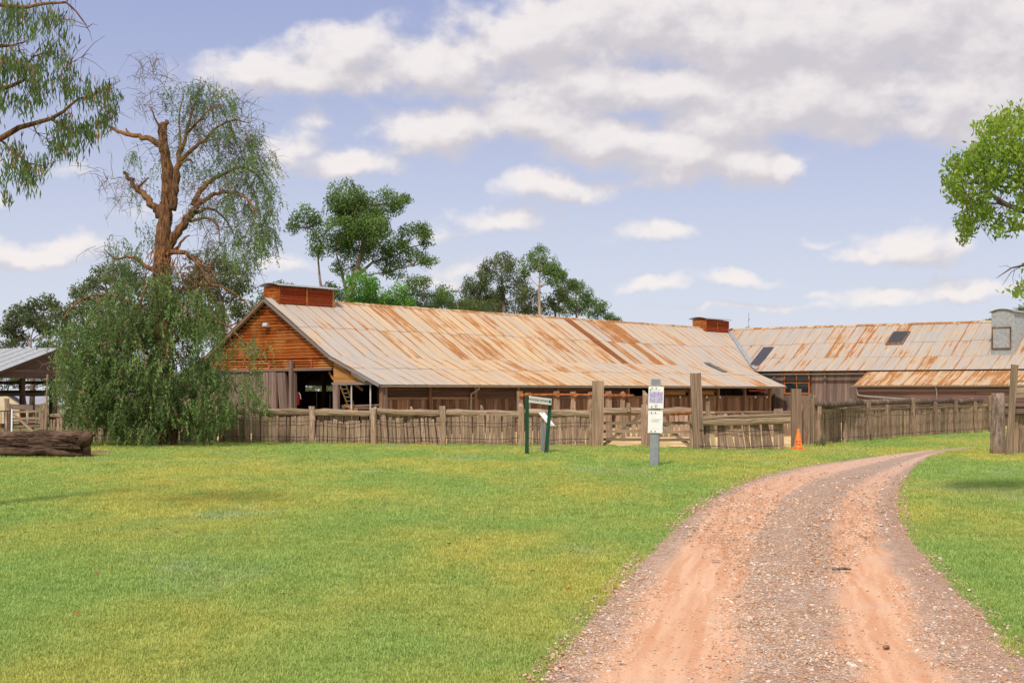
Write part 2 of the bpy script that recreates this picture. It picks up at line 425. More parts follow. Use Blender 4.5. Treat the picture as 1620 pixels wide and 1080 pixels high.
m, n = newmat('yard_sand'); wp = n.new('ShaderNodeNewGeometry').outputs['Position']
n.out(n.bsdf(n.mix(n.ss(n.noise(n.scale(wp, (1, .4, 1)), .9, 5), .35, .65), (.50, .34, .16), (.70, .52, .27)), .95, .05, n.bump(n.noise(wp, 9, 4), .4, .03)))
m, n = newmat('far_ground'); wp = n.new('ShaderNodeNewGeometry').outputs['Position']
n.out(n.bsdf(n.mix(n.ss(n.noise(wp, .3, 4), .35, .65), (.15, .17, .06), (.24, .19, .11)), .95, .05))

m, n = newmat('road_dirt')
wp = n.new('ShaderNodeNewGeometry').outputs['Position']
ra = n.new('ShaderNodeAttribute', {'attribute_name': 'road'}).outputs['Vector']      # (across 0..1, along m, 0)
s3 = n.new('ShaderNodeSeparateXYZ', None, Vector=ra); ac, al = s3.outputs[0], s3.outputs[1]
wob = n.m('MULTIPLY', n.m('SUBTRACT', n.noise(n.scale(ra, (3, .5, 0)), 1, 3), .5), .16)
ac = n.m('ADD', ac, wob)
def band(lo, hi, s=.05): return n.m('MULTIPLY', n.ss(ac, lo-s, lo+s), n.ss(ac, hi-s, hi+s, 1, 0))
drift = n.m('MULTIPLY', n.ss(al, 3, 14), .06)
ac2 = n.m('SUBTRACT', ac, drift)
tr1 = band(.10, .39, .06)
ac = ac2; tr2 = band(.61, .81, .06)
track = n.m('MAXIMUM', tr1, tr2)
lines = n.noise(n.scale(ra, (26, .35, 0)), 1, 3, .6)
g1 = n.noise(wp, 5, 5, .65); vor = n.new('ShaderNodeTexVoronoi', {'feature': 'F1'}, Vector=wp, Scale=38)
vcol = n.new('ShaderNodeSeparateColor'); n.set(vcol.inputs[0], vor.outputs['Color'])
grav = n.mix(n.ss(vcol.outputs[0], .1, .9), (.35, .24, .18), (.66, .49, .38))
grav = n.mix(n.ss(vcol.outputs[1], .75, .95, 0, .7), grav, (.58, .50, .45))
grav = n.mix(n.ss(g1, .40, .65, 0, .6), grav, (.47, .25, .14))
dirt = n.mix(n.ss(lines, .35, .65), (.60, .315, .18), (.70, .435, .285))
dirt = n.mix(n.ss(n.noise(wp, 2.0, 4), .5, .7, 0, .5), dirt, (.60, .41, .30))
dirt = n.mix(n.ss(n.noise(wp, 30, 3, .7), .60, .75, 0, .5), dirt, (.30, .16, .10))
pink = n.ss(al, 12, 34, 0, .72)
dirt = n.mix(pink, dirt, (.54, .38, .30)); grav = n.mix(pink, grav, (.48, .355, .295))
rightside = n.m('MULTIPLY', n.ss(ac, .80, .90), .45)
grav = n.mix(rightside, grav, (.50, .31, .22))
tk = n.m('ADD', track, n.m('MULTIPLY', n.m('SUBTRACT', g1, .5), .9), 0, True)
c = n.mix(n.ss(tk, .25, .9), grav, dirt)
h = n.m('ADD', n.m('MULTIPLY', vor.outputs['Distance'], -1.2), n.m('MULTIPLY', n.noise(wp, 24, 4), .5))
n.out(n.bsdf(c, .95, .1, n.bump(h, n.m('MULTIPLY_ADD', track, -.55, .9), .03)))
m, n = newmat('gravel_stone')
ri = n.new('ShaderNodeObjectInfo').outputs['Random']
cr = n.new('ShaderNodeValToRGB', None, Fac=ri); e = cr.color_ramp; e.interpolation = 'CONSTANT'
cols = [(.36, .22, .14), (.58, .37, .24), (.50, .37, .28), (.64, .45, .31), (.44, .26, .16), (.62, .50, .41), (.54, .31, .18), (.66, .56, .48), (.40, .29, .22)]
e.elements[0].color = (*cols[0], 1); e.elements[1].position = 1/9; e.elements[1].color = (*cols[1], 1)
for i in range(2, 9): k = e.elements.new(i/9); k.color = (*cols[i], 1)
n.out(n.bsdf(cr.outputs[0], .9, .1))

# ================================================================== GROUND
def poly_sheet(name, pts, z, mat, kind='structure'):
    me = mesh(name, [(x, y, z) for x, y in pts], [list(range(len(pts)))], mat)
    o = bpy.data.objects.new(name, me); COL.objects.link(o); return tag(o, kind=kind)
# far terrain: one sheet to the horizon, dropping gently behind the open shed
def far_h(x, y):
    s = max(0, min(1, (y-88)/22)); q = max(0, min(1, (-x-8)/12))
    return -.02 - 3.4*s*s*(3-2*s)*q
xs = [-1500, -600, -250, -120, -80, -60, -50, -40, -34, -28, -24, -20, -16, -12, -8, -4, 0, 20, 60, 150, 500, 1500]
ys = [-60, -20, 0, 40, 70, 84, 88, 92, 96, 100, 104, 108, 112, 130, 180, 300, 700, 2600]
v = [(x, y, far_h(x, y)) for y in ys for x in xs]; nx = len(xs)
f = [[j*nx+i, j*nx+i+1, (j+1)*nx+i+1, (j+1)*nx+i] for j in range(len(ys)-1) for i in range(nx-1)]
g = bpy.data.objects.new('ground', mesh('ground', v, f, 'far_ground', True)); COL.objects.link(g); tag(g, kind='structure')

fa = [G(60, 697), G(140, 699), G(345, 700), G(600, 703), G(760, 705), G(945, 706)]
fgate = [G(945, 706), G(1020, 708), G(1102, 711)]
fb = [G(1102, 711.5), G(1180, 712), G(1235, 711.5)]
fc = [G(1280, 707), G(1320, 701), G(1370, 697.5), G(1445, 691), G(1510, 686.5), G(1565, 682.5), G(1640, 678)]
lawn_edge = [(p.x, p.y+.25) for p in fa+fgate[1:]+fb[1:]+fc]
poly_sheet('lawn', [(-70, -15), (60, -15), (60, 72)] + lawn_edge[::-1] + [(-22, 57), (-70, 57)], 0.0, 'lawn_ground')
poly_sheet('yard_ground', [(p[0], p[1]-.15) for p in lawn_edge[2:]] + [(40, 110), (-13, 72), (-13, 57)], -.006, 'yard_sand')

# road: ribbon between two measured edges, rutted
Lp = [(760,1200),(850,1080),(905,1010),(960,942),(1035,862),(1110,797),(1180,762),(1260,740),(1340,728),(1420,718),(1480,712.5),(1541,708)]
Rp = [(1800,1200),(1668,1080),(1600,1018),(1545,955),(1500,912),(1453,862),(1429,815),(1427,783),(1436,757),(1464,729),(1500,715.5),(1546,709.5)]
LL = [G(*p) for p in Lp]; RR = [G(*p) for p in Rp]
def resample(pts, n):
    # smooth the polyline (Catmull-Rom) and give n samples
    out = []; m_ = len(pts)-1
    for i in range(n):
        s = i/(n-1)*m_; k = min(int(s), m_-1); t = s-k
        p0, p1, p2, p3 = pts[max(k-1, 0)], pts[k], pts[k+1], pts[min(k+2, m_)]
        out.append(.5*((2*p1)+(-p0+p2)*t+(2*p0-5*p1+4*p2-p3)*t*t+(-p0+3*p1-3*p2+p3)*t*t*t))
    return out
NA, NC = 170, 26
LL, RR = resample(LL, NA), resample(RR, NA)
def road_z(a, al):
    prof = .035*math.sin(math.pi*max(0, min(1, a)))
    for c0, w_ in ((.25, .11), (.71, .09)): prof -= .045*math.exp(-((a-c0)/w_)**2)
    return .012 + max(0.0, prof+.012)
rv, ra, rf, alen = [], [], [], 0
for i in range(NA):
    if i: alen += ((LL[i]+RR[i])/2-(LL[i-1]+RR[i-1])/2).length
    jl, jr = [ .10*(mnoise.noise(Vector((alen*1.7, s_, 0))))+.05*mnoise.noise(Vector((alen*6, s_+9, 0))) for s_ in (0, 5)]
    d = (RR[i]-LL[i]); dn = d.normalized()
    a0, a1 = LL[i]+dn*jl, RR[i]+dn*jr
    for k in range(NC):
        a = k/(NC-1); p = a0.lerp(a1, a)
        z = road_z(a, alen) + .008*mnoise.noise(Vector((p.x*3, p.y*3, 0)))*math.sin(math.pi*a)
        if k in (0, NC-1): z = -.004
        rv.append((p.x, p.y, z)); ra.append((a, alen, 0))
for i in range(NA-1):
    for k in range(NC-1):
        b = i*NC+k; rf.append([b, b+1, b+NC+1, b+NC])
me = mesh('road', rv, rf, 'road_dirt', True)
at = me.attributes.new('road', 'FLOAT_VECTOR', 'POINT'); at.data.foreach_set('vector', np.array(ra, dtype=np.float32).ravel())
ro = bpy.data.objects.new('road', me); COL.objects.link(ro); tag(ro, kind='structure')

ROADPOLY_L = np.array([(p.x, p.y) for p in LL]); ROADPOLY_R = np.array([(p.x, p.y) for p in RR])
def across(x, y):
    """position across the road (0..1) for points, by nearest station"""
    c = (ROADPOLY_L+ROADPOLY_R)/2
    out = np.empty(len(x))
    for s_ in range(0, len(x), 20000):
        xs_, ys_ = x[s_:s_+20000], y[s_:s_+20000]
        i = np.argmin((xs_[:, None]-c[None, :, 0])**2 + (ys_[:, None]-c[None, :, 1])**2, axis=1)
        l, r = ROADPOLY_L[i], ROADPOLY_R[i]; d = r-l
        out[s_:s_+20000] = ((xs_-l[:, 0])*d[:, 0]+(ys_-l[:, 1])*d[:, 1])/(d**2).sum(1)
    return out

# scattered stuff through geometry nodes: points carry 'size'; meshes come from a hidden-less inner collection
def scatter(name, pts, sizes, protos, mat, tilt=0.0):
    me = bpy.data.meshes.new(name); me.vertices.add(len(pts)); me.vertices.foreach_set('co', np.ascontiguousarray(pts, dtype=np.float32).ravel())
    a = me.attributes.new('size', 'FLOAT', 'POINT'); a.data.foreach_set('value', np.asarray(sizes, dtype=np.float32))
    me.materials.append(MATS[mat])
    o = bpy.data.objects.new(name, me); COL.objects.link(o)
    ng = bpy.data.node_groups.new(name, 'GeometryNodeTree')
    ng.interface.new_socket('Geometry', in_out='INPUT', socket_type='NodeSocketGeometry'); ng.interface.new_socket('Geometry', in_out='OUTPUT', socket_type='NodeSocketGeometry')
    nn = ng.nodes; gi, go = nn.new('NodeGroupInput'), nn.new('NodeGroupOutput')
    c = bpy.data.collections.new(name+'_pieces')
    for pm in protos: c.objects.link(bpy.data.objects.new(name+'_piece', pm))
    ci = nn.new('GeometryNodeCollectionInfo'); ci.inputs['Collection'].default_value = c; ci.inputs['Separate Children'].default_value = True; ci.inputs['Reset Children'].default_value = True
    ip = nn.new('GeometryNodeInstanceOnPoints'); ip.inputs['Pick Instance'].default_value = True
    rv_ = nn.new('FunctionNodeRandomValue'); rv_.data_type = 'FLOAT_VECTOR'
    rv_.inputs[0].default_value = (-tilt, -tilt, 0); rv_.inputs[1].default_value = (tilt, tilt, 6.283)
    ri_ = nn.new('FunctionNodeRandomValue'); ri_.data_type = 'INT'; ri_.inputs[4].default_value = 0; ri_.inputs[5].default_value = len(protos)-1
    na = nn.new('GeometryNodeInputNamedAttribute'); na.data_type = 'FLOAT'; na.inputs[0].default_value = 'size'
    L = ng.links.new
    L(gi.outputs[0], ip.inputs['Points']); L(ci.outputs[0], ip.inputs['Instance']); L(rv_.outputs[0], ip.inputs['Rotation'])
    L(ri_.outputs[2], ip.inputs['Instance Index']); L(na.outputs[0], ip.inputs['Scale']); L(ip.outputs[0], go.inputs[0])
    md = o.modifiers.new('scatter', 'NODES'); md.node_group = ng
    return tag(o, kind='stuff')

def tuft_mesh(k, nb=34, rad=.12):
    r = random.Random(k); vs, fs = [], []
    for i in range(nb):
        a, d = r.uniform(0, 6.28), rad*math.sqrt(r.random()); x, y = math.cos(a)*d, math.sin(a)*d
        h = r.uniform(.012, .034); w = r.uniform(.003, .0055); la = r.uniform(0, 6.28); ln = r.uniform(.2, .9)*h
        cx, cy = math.cos(la)*w, math.sin(la)*w; lx, ly = -math.sin(la)*ln, math.cos(la)*ln
        b = len(vs)
        vs += [(x-cx, y-cy, -.005), (x+cx, y+cy, -.005), (x+lx*.4+cx*.8, y+ly*.4+cy*.8, h*.6), (x+lx*.4-cx*.8, y+ly*.4-cy*.8, h*.6), (x+lx, y+ly, h)]
        fs += [[b, b+1, b+2, b+3], [b+3, b+2, b+4]]
    return mesh('grass_tuft', vs, fs, 'grass_blade')
def in_view(y0, y1, dens, margin=.6):
    hw = .46
    area = hw*(y1*y1-y0*y0)+2*margin*(y1-y0); n_ = int(area*dens)
    y = np.sqrt(rng.uniform(y0*y0, y1*y1, n_)); x = rng.uniform(-1, 1, n_)*(hw*y+margin)
    return x, y
gx, gy, gs = [], [], []
for (y0, y1, dn, s_) in ((9.0, 14, 210, .95), (14, 22, 110, 1.2), (22, 34, 50, 1.55), (34, 56, 22, 1.9), (56, 66, 16, 2.0)):
    x, y = in_view(y0, y1, dn); gx.append(x); gy.append(y); gs.append(s_*rng.uniform(.75, 1.25, len(x)))
gx, gy, gs = map(np.concatenate, (gx, gy, gs))
RP = np.r_[ROADPOLY_L, ROADPOLY_R[::-1]]
def in_road(x, y, poly=None):
    poly = RP if poly is None else poly
    ins = np.zeros(len(x), bool); x1, y1 = poly[-1]
    for x2, y2 in poly:
        c = (y1 > y) != (y2 > y)
        if y1 != y2: ins ^= c & (x < (x2-x1)*(y-y1)/(y2-y1)+x1)
        x1, y1 = x2, y2
    return ins
le = np.array(lawn_edge); fence_y = np.interp(gx, le[:, 0], le[:, 1])
ok = ~in_road(gx, gy) & (gy < fence_y-.05)
grass = scatter('grass', np.c_[gx, gy, np.zeros(len(gx))][ok], gs[ok], [tuft_mesh(i) for i in range(6)], 'grass_blade', .12)
# longer unmown blades along the fence foot and road edge
def long_tuft(k):
    r = random.Random(k+50); vs, fs = [], []
    for i in range(22):
        a, d = r.uniform(0, 6.28), .10*math.sqrt(r.random()); x, y = math.cos(a)*d, math.sin(a)*d
        h = r.uniform(.06, .15); w = r.uniform(.004, .007); la = r.uniform(0, 6.28); ln = r.uniform(.2, .7)*h
        cx, cy = math.cos(la)*w, math.sin(la)*w; lx, ly = -math.sin(la)*ln, math.cos(la)*ln; b = len(vs)
        vs += [(x-cx, y-cy, -.01), (x+cx, y+cy, -.01), (x+lx*.4+cx*.7, y+ly*.4+cy*.7, h*.6), (x+lx*.4-cx*.7, y+ly*.4-cy*.7, h*.6), (x+lx, y+ly, h)]
        fs += [[b, b+1, b+2, b+3], [b+3, b+2, b+4]]
    return mesh('long_grass_tuft', vs, fs, 'grass_blade')
lp, ls = [], []
for i in range(len(le)-1):
    a, b = le[i], le[i+1]; L_ = np.linalg.norm(b-a)
    for q in range(int(L_*11)):
        p = a+(b-a)*R.random(); lp.append((p[0], p[1]-.25+R.gauss(0, .13)-.08, 0)); ls.append(R.uniform(.5, 1.25))
for side in (LL, RR):
    for i in range(0, NA-1):
        L_ = (side[i+1]-side[i]).length
        for q in range(max(1, int(L_*26))):
            p = side[i].lerp(side[i+1], R.random()); s_ = -1 if side is LL else 1
            dn = (RR[i]-LL[i]).normalized()
            cl_ = mnoise.noise(Vector((p.x*2.2, p.y*2.2, 3)))
            if cl_ < -.15: continue
            p = p + dn*s_*R.gauss(.04-.10*cl_, .09); lp.append((p.x, p.y, 0)); ls.append(R.uniform(.2, .5+.3*max(0, cl_)))
scatter('long_grass', np.array(lp), ls, [long_tuft(i) for i in range(4)], 'grass_blade', .2)

def stone_mesh(k):
    r = random.Random(k); ph = (1+5**.5)/2
    v = [Vector(p).normalized() for p in ((-1,ph,0),(1,ph,0),(-1,-ph,0),(1,-ph,0),(0,-1,ph),(0,1,ph),(0,-1,-ph),(0,1,-ph),(ph,0,-1),(ph,0,1),(-ph,0,-1),(-ph,0,1))]
    f = [[0,11,5],[0,5,1],[0,1,7],[0,7,10],[0,10,11],[1,5,9],[5,11,4],[11,10,2],[10,7,6],[7,1,8],[3,9,4],[3,4,2],[3,2,6],[3,6,8],[3,8,9],[4,9,5],[2,4,11],[6,2,10],[8,6,7],[9,8,1]]
    sx, sy, sz = r.uniform(.7, 1.3), r.uniform(.6, 1.1), r.uniform(.4, .7)
    v = [Vector((p.x*sx, p.y*sy, p.z*sz))*r.uniform(.8, 1.2) for p in v]
    return mesh('stone', v, f, 'gravel_stone')
sx_, sy_, ss_ = [], [], []
for (y0, y1, dn) in ((9.0, 13, 1900), (13, 19, 900), (19, 26, 330), (26, 34, 130), (34, 44, 45)):
    w0 = 5.0; n_ = int((y1-y0)*w0*dn); y = rng.uniform(y0, y1, n_)
    cl = np.interp(y, ROADPOLY_L[:, 1], ROADPOLY_L[:, 0]); x = cl + rng.uniform(-.25, w0-.3, n_)
    sx_.append(x); sy_.append(y); base = {9.0: .0070, 13: .0085, 19: .011, 26: .0125, 34: .014}[y0]
    ss_.append(base*rng.lognormal(0, .42, n_))
sx_, sy_, ss_ = map(np.concatenate, (sx_, sy_, ss_))
wide = np.r_[ROADPOLY_L+(-.12, 0), (ROADPOLY_R+(.10, 0))[::-1]]
keep_ = in_road(sx_, sy_, wide); sx_, sy_, ss_ = sx_[keep_], sy_[keep_], ss_[keep_]
a = across(sx_, sy_)
prob = np.where((a > -9) & (a < 9), .9, 0) * (1-.93*np.exp(-((a-.25)/.10)**4)) * (1-.9*np.exp(-((a-.71)/.075)**4)) * np.where(a > .83, .55, 1)
cl_n = np.array([mnoise.noise(Vector((x*1.3, y*.7, 0))) for x, y in zip(sx_[::1], sy_[::1])])
prob *= np.clip((46-sy_)/22, .1, 1)
prob *= np.where((a < .02) | (a > .98), .45, 1)
prob *= np.clip(.75+1.1*cl_n, .15, 1)
k = rng.random(len(a)) < prob
zz = np.array([road_z(q, 0) for q in a[k]])
scatter('gravel', np.c_[sx_[k], sy_[k], zz+.002], np.minimum(ss_[k], .034), [stone_mesh(i) for i in range(6)], 'gravel_stone', .5)

# ================================================================== WOOLSHED
RIDGE, BREAK, EAVE = (0.0, 6.29), (4.32, 3.53), (7.35, 2.28)
def roof_z(u):
    u = abs(u)
    if u < BREAK[0]: return RIDGE[1] + (BREAK[1]-RIDGE[1])*u/BREAK[0]
    return BREAK[1] + (EAVE[1]-BREAK[1])*(u-BREAK[0])/(EAVE[0]-BREAK[0])
LEN = 43.2
shed = empty('woolshed', B(0, 0, 0), 'long L-shaped weathered timber shearing shed under rust-streaked corrugated iron roofs behind the fence', 'shed')

_sheetcache = {}
def sheet_mesh(w, ln, clip=None):
    """corrugated sheet in metres: x across, y down the slope; clip(x) gives the lower end"""
    key = (round(w, 3), round(ln, 3)) if clip is None else None
    if key and key in _sheetcache: return _sheetcache[key]
    n_ = 20; vs, fs, uvs = [], [], []
    for i in range(n_+1):
        x = w*i/n_; z = .009 if i % 2 else -.009
        e = ln if clip is None else max(0.0, min(ln, clip(x)))
        vs += [(x, 0, z), (x, e, z)]; uvs += [(i/n_, 0, 0), (i/n_, e/ln, 0)]
    for i in range(n_): fs.append([2*i, 2*i+1, 2*i+3, 2*i+2])
    me = mesh('roof_sheet', vs, fs, 'roof_iron')
    a_ = me.attributes.new('suv', 'FLOAT_VECTOR', 'POINT'); a_.data.foreach_set('vector', np.array(uvs, dtype=np.float32).ravel())
    if key: _sheetcache[key] = me
    return me
def lay_sheet(name, org, xdir, a2, b2, w, ln, lift, clip=None, col=(0, 0, 0, 1), me=None):
    """org: world start at the upper edge; xdir across; from height a2 to b2 down direction"""
    ydir = b2.normalized(); zdir = xdir.cross(ydir)
    if zdir.z < 0: zdir = -zdir
    M = Matrix(((xdir.x, ydir.x, zdir.x, 0), (xdir.y, ydir.y, zdir.y, 0), (xdir.z, ydir.z, zdir.z, 0), (0, 0, 0, 1)))
    M.translation = org + zdir*lift
    o = link(name, me or sheet_mesh(w, ln, clip), M, shed); o.color = col
    return o
SW = .76
rr = random.Random(5)
# --- main front slope; u runs from the ridge towards the yard
main_rows = [(0.06, 2.16), (2.16, 4.32), (4.32, 5.62), (5.62, 7.42)]
def sheet_col(t, u, wing=False):
    rust = rr.random()**2.2*.45; cream = rr.random()*.45
    if not wing:
        band_ = math.exp(-((t-13)/9)**2)                       # warm streaky zone past the gable end
        rust += .16*band_*(1 if u < 5.5 else .5); cream += .55*math.exp(-((t-12)/10)**2)
        if t < 4: rust *= .3; cream *= .15
    else: rust = rust*.8+.02; cream *= .5
    return (min(rust, .62), min(cream, 1), 0, 1)
rusty = {(31, 0): .95, (34, 0): .62, (35, 0): .55, (36, 0): .85, (37, 0): .75, (31, 1): .95, (33, 1): .7, (36, 1): .85, (38, 1): .7, (12, 1): .6, (15, 1): .5, (9, 0): .5, (20, 0): .45, (24, 1): .45}
for ri_, (ua, ub) in enumerate(main_rows):
    za, zb = roof_z(ua)+.05, roof_z(ub)+.05
    if ub > EAVE[0]: zb = EAVE[1] - (ub-EAVE[0])*.413 + .05
    dv = U*(ub-ua) + Vector((0, 0, zb-za)); ln = dv.length; cosu = (ub-ua)/ln
    t = -.25; ci = 0
    while t < LEN:
        tmax = LEN-ua if ri_ < 3 else 37.7
        if ri_ == 2: tmax = LEN-ua
        if t >= tmax-.05: break
        w = min(SW, (37.7-t) if ri_ == 3 else 99)
        if w < .15: break
        clip = None; ln2 = ln+.07
        if ri_ < 3:
            lim = (LEN-t-SW-ua)/cosu
            if lim < ln2: clip = (lambda x, t=t: (LEN-(t+x)-ua)/cosu)
            if ri_ == 2 and t > 37.7: clip = (lambda x, t=t: (min(LEN-(t+x), 5.0)-ua)/cosu)
        col = sheet_col(t, ua)
        if (ci, ri_) in rusty: col = (rusty[(ci, ri_)], .2, 0, 1)
        lay_sheet('roof_sheet', B(t, ua, za) + Vector((0, 0, 0)), T, None, dv, w, ln2 + (rr.uniform(-.03, .10) if ri_ < 3 and clip is None else 0), (3-ri_)*.012 + rr.random()*.007, clip, col)
        t += SW; ci += 1
# --- wing front slope; s runs along the wing (= U), v down towards the yard (= -T)
wing_rows = [(0.06, 1.9), (1.9, 3.4), (3.4, 5.0)]
WLEN = 27.0
dark_sheet = on_side(0, 0, 0) if False else None
for ri_, (va, vb) in enumerate(wing_rows):
    segs = [(va, vb)]
    za, zb = roof_z(va)+.05, roof_z(vb)+.05
    dv = -T*(vb-va) + Vector((0, 0, zb-za)); ln = dv.length; cosu = (vb-va)/ln
    s = 0.0; ci = 0
    while s < WLEN:
        if s+SW <= va: s += SW; ci += 1; continue
        clip = None
        if s < vb + .05: clip = (lambda x, s=s: ((s+x)-va)/cosu)
        col = sheet_col(s, va, True)
        if rr.random() < .06: col = (.5, .3, 0, 1)
        # the sheet's x runs along +U; the origin is its upper left corner
        lay_sheet('roof_sheet', B(LEN-va, s, za), U, None, dv, SW, ln+.05+(rr.uniform(-.03, .08) if clip is None and ri_ < 2 else 0), (2-ri_)*.012+rr.random()*.007, clip, col)
        s += SW; ci += 1
# --- lean-to in front of the wing, heavily rusted
lz = lambda v_: roof_z(5.0) - .06 - (v_-5.0)*.41
dv = -T*2.1 + Vector((0, 0, lz(7.1)-lz(5.0))); s = 12.8
while s < WLEN:
    lay_sheet('roof_sheet', B(LEN-5.0, s, lz(5.0)), U, None, dv, SW, dv.length, rr.random()*.006, None, (rr.choice((.30, .40, .5, .62)), .75, 0, 1))
    s += SW
# back slopes, hardly seen: plain joined sheets
mb = MB()
for (u0, u1) in ((0, -4.32), (-4.32, -7.35)):
    a, b, c, d = B(-.25, u0, roof_z(u0)+.05), B(-.25, u1, roof_z(u1)+.05), B(LEN+4, u1, roof_z(u1)+.05), B(LEN+4, u0, roof_z(u0)+.05)
    mb.add([a, b, c, d, a+Vector((0,0,-.04)), b+Vector((0,0,-.04)), c+Vector((0,0,-.04)), d+Vector((0,0,-.04))], [[0,1,2,3],[7,6,5,4]])
mb.add([B(LEN+.02, -.5, 6.3), B(LEN+.02, WLEN, 6.3), B(LEN+5, WLEN, 3.15), B(LEN+5, -.5, 3.15)], [[0,1,2,3]])
mb.add([B(LEN, -.5, 6.25), B(LEN+.02, -.5, 6.3), B(LEN+5, -.5, 3.15), B(LEN, -.5, 3.1)], [[0,1,2,3]])
mb.build('rear_roof', 'shed_roof', shed)
# ridge capping, rusty
def cap(p0, p1, side, name='ridge_cap'):
    mb = MB(); L_ = (p1-p0).length; n_ = int(L_/1.8); d = (p1-p0)/n_
    for i in range(n_):
        a, b = p0+d*i, p0+d*(i+1)+ (p1-p0).normalized()*.06; k = .012*(i % 2)
        mb = MB(); dz = Vector((0, 0, -.13)); sd = side*.20; u_ = Vector((0, 0, k+.035))
        mb.add([a+u_, b+u_, b+sd+dz+u_, a+sd+dz+u_, a-sd+dz+u_, b-sd+dz+u_], [[0,1,2,3],[0,4,5,1]])
        me = mesh(name, [q-world_of(shed).translation for q in mb.v], mb.f, 'roof_iron')
        at_ = me.attributes.new('suv', 'FLOAT_VECTOR', 'POINT'); at_.data.foreach_set('vector', np.array([(0,.2,0),(1,.2,0),(1,.6,0),(0,.6,0),(0,.6,0),(1,.6,0)], dtype=np.float32).ravel())
        o = bpy.data.objects.new(name, me); COL.objects.link(o); o.parent = shed; o.color = (rr.choice((.35, .55, .7)), .7, 0, 1)
cap(B(3.7, 0, 6.36), B(LEN, 0, 6.36), U)
cap(B(LEN, .3, 6.36), B(LEN, WLEN, 6.36), T)
# valley flashing along the diagonal where both roofs meet
mb = MB(); n_ = 8
pts = [B(LEN-q, q, roof_z(q)+.13) for q in (0.35, 1.5, 2.6, 3.6, 4.32, 4.95)]
sd = (U+T).normalized()*.15
for i in range(len(pts)-1):
    a, b = pts[i], pts[i+1]; up = Vector((0, 0, .05))
    mb.add([a-sd+up*1.4, b-sd+up*1.4, b, a, a+sd+up*1.4, b+sd+up*1.4], [[0,1,2,3],[3,2,5,4]])
mb.build('valley_flashing', 'lead_flashing', shed)

# gutters with half-round section
def gutter(p0, p1, out_, r_=.09, mat='gutter_grey', name='gutter'):
    mb = MB(); d = (p1-p0).normalized(); n_ = 7
    vs = []
    for p in (p0, p1):
        for rad in (r_, r_-.012):
            for k in range(n_+1):
                a = math.pi*k/n_; vs.append(p + out_*(-math.cos(a)*rad) + Vector((0, 0, -math.sin(a)*rad)))
    q = n_+1; fs = []
    for k in range(n_):
        fs += [[k, k+1, 2*q+k+1, 2*q+k], [q+k, 3*q+k, 3*q+k+1, q+k+1], [k, q+k, q+k+1, k+1], [2*q+k, 2*q+k+1, 3*q+k+1, 3*q+k]]
    fs += [[0, 2*q, 3*q, q], [q-1, 2*q-1, 4*q-1, 3*q-1]]
    mb.add(vs, fs)
    return mb.build(name, mat, shed)
gt = gutter(B(-.2, 7.50, 2.25), B(37.6, 7.50, 2.25), U)
gutter(B(LEN-5.12, 5.1, 3.10), B(LEN-5.12, 13.2, 3.10), -T, .08)
gl = gutter(B(LEN-7.22, 12.7, lz(7.1)-.02), B(LEN-7.22, WLEN, lz(7.1)-.02), -T, .08)
def downpipe(pts, par, r_=.045):
    MB().tube(pts, r_, 8).build('downpipe', 'gutter_grey', par, True)
q = on_side(757, 0, 7.45); tt = (Vector((q.x, q.y, 0))-O).dot(T)
downpipe([B(tt, 7.48, 2.18), B(tt, 7.46, 2.08), B(tt-.15, 7.12, 1.86), B(tt-.15, 7.10, 1.7), B(tt-.15, 7.10, 0)], gt)
WALLU = 7.0
# --- main side wall: lower boards upright, upper band lengthwise with eave shade put into its darker colour, open bays with flaps further along
posts_t = [0.15+3.28*i for i in range(12)]
for t in posts_t[1:]:
    timber('wall_post', shed, 'board', 'wall_timber', B(t, WALLU+.06, 0), B(t, WALLU+.06, 2.2), .16, .14, U)
opn = {6: 'open', 7: 'flap', 8: 'flap', 9: 'open', 10: 'open2'}
for i in range(len(posts_t)-1):
    t0, t1 = posts_t[i]+.08, posts_t[i+1]-.08
    x = t0; 
    while x < t1-.05:
        w = min(R.uniform(.22, .34), t1-x)
        top = 1.62 + R.uniform(-.01, .01)
        mt = 'wall_timber'
        timber('wall_board', shed, 'board', mt, B(x+w/2, WALLU-.02+R.uniform(-.012, .012), 0), B(x+w/2, WALLU-.02, top), w-.012, .04, U)
        x += w
    timber('wall_rail', shed, 'board', 'wall_timber', B(t0, WALLU+.03, 1.66), B(t1, WALLU+.03, 1.66), .10, .07, U)
    kd = opn.get(i)
    if kd is None:
        for q in range(2):
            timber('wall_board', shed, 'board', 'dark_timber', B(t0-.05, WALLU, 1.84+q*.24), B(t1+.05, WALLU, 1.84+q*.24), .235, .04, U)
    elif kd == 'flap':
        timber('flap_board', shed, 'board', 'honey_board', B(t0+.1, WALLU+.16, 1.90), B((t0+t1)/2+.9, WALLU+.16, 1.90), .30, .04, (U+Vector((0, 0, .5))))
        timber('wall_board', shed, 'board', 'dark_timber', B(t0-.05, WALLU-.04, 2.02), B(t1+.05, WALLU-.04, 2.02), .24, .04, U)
    elif kd == 'open2':
        timber('flap_board', shed, 'board', 'red_paint', B(t0+.2, WALLU+.2, 2.02), B(t0+2.4, WALLU+.2, 2.02), .12, .04, (U+Vector((0, 0, .8))))
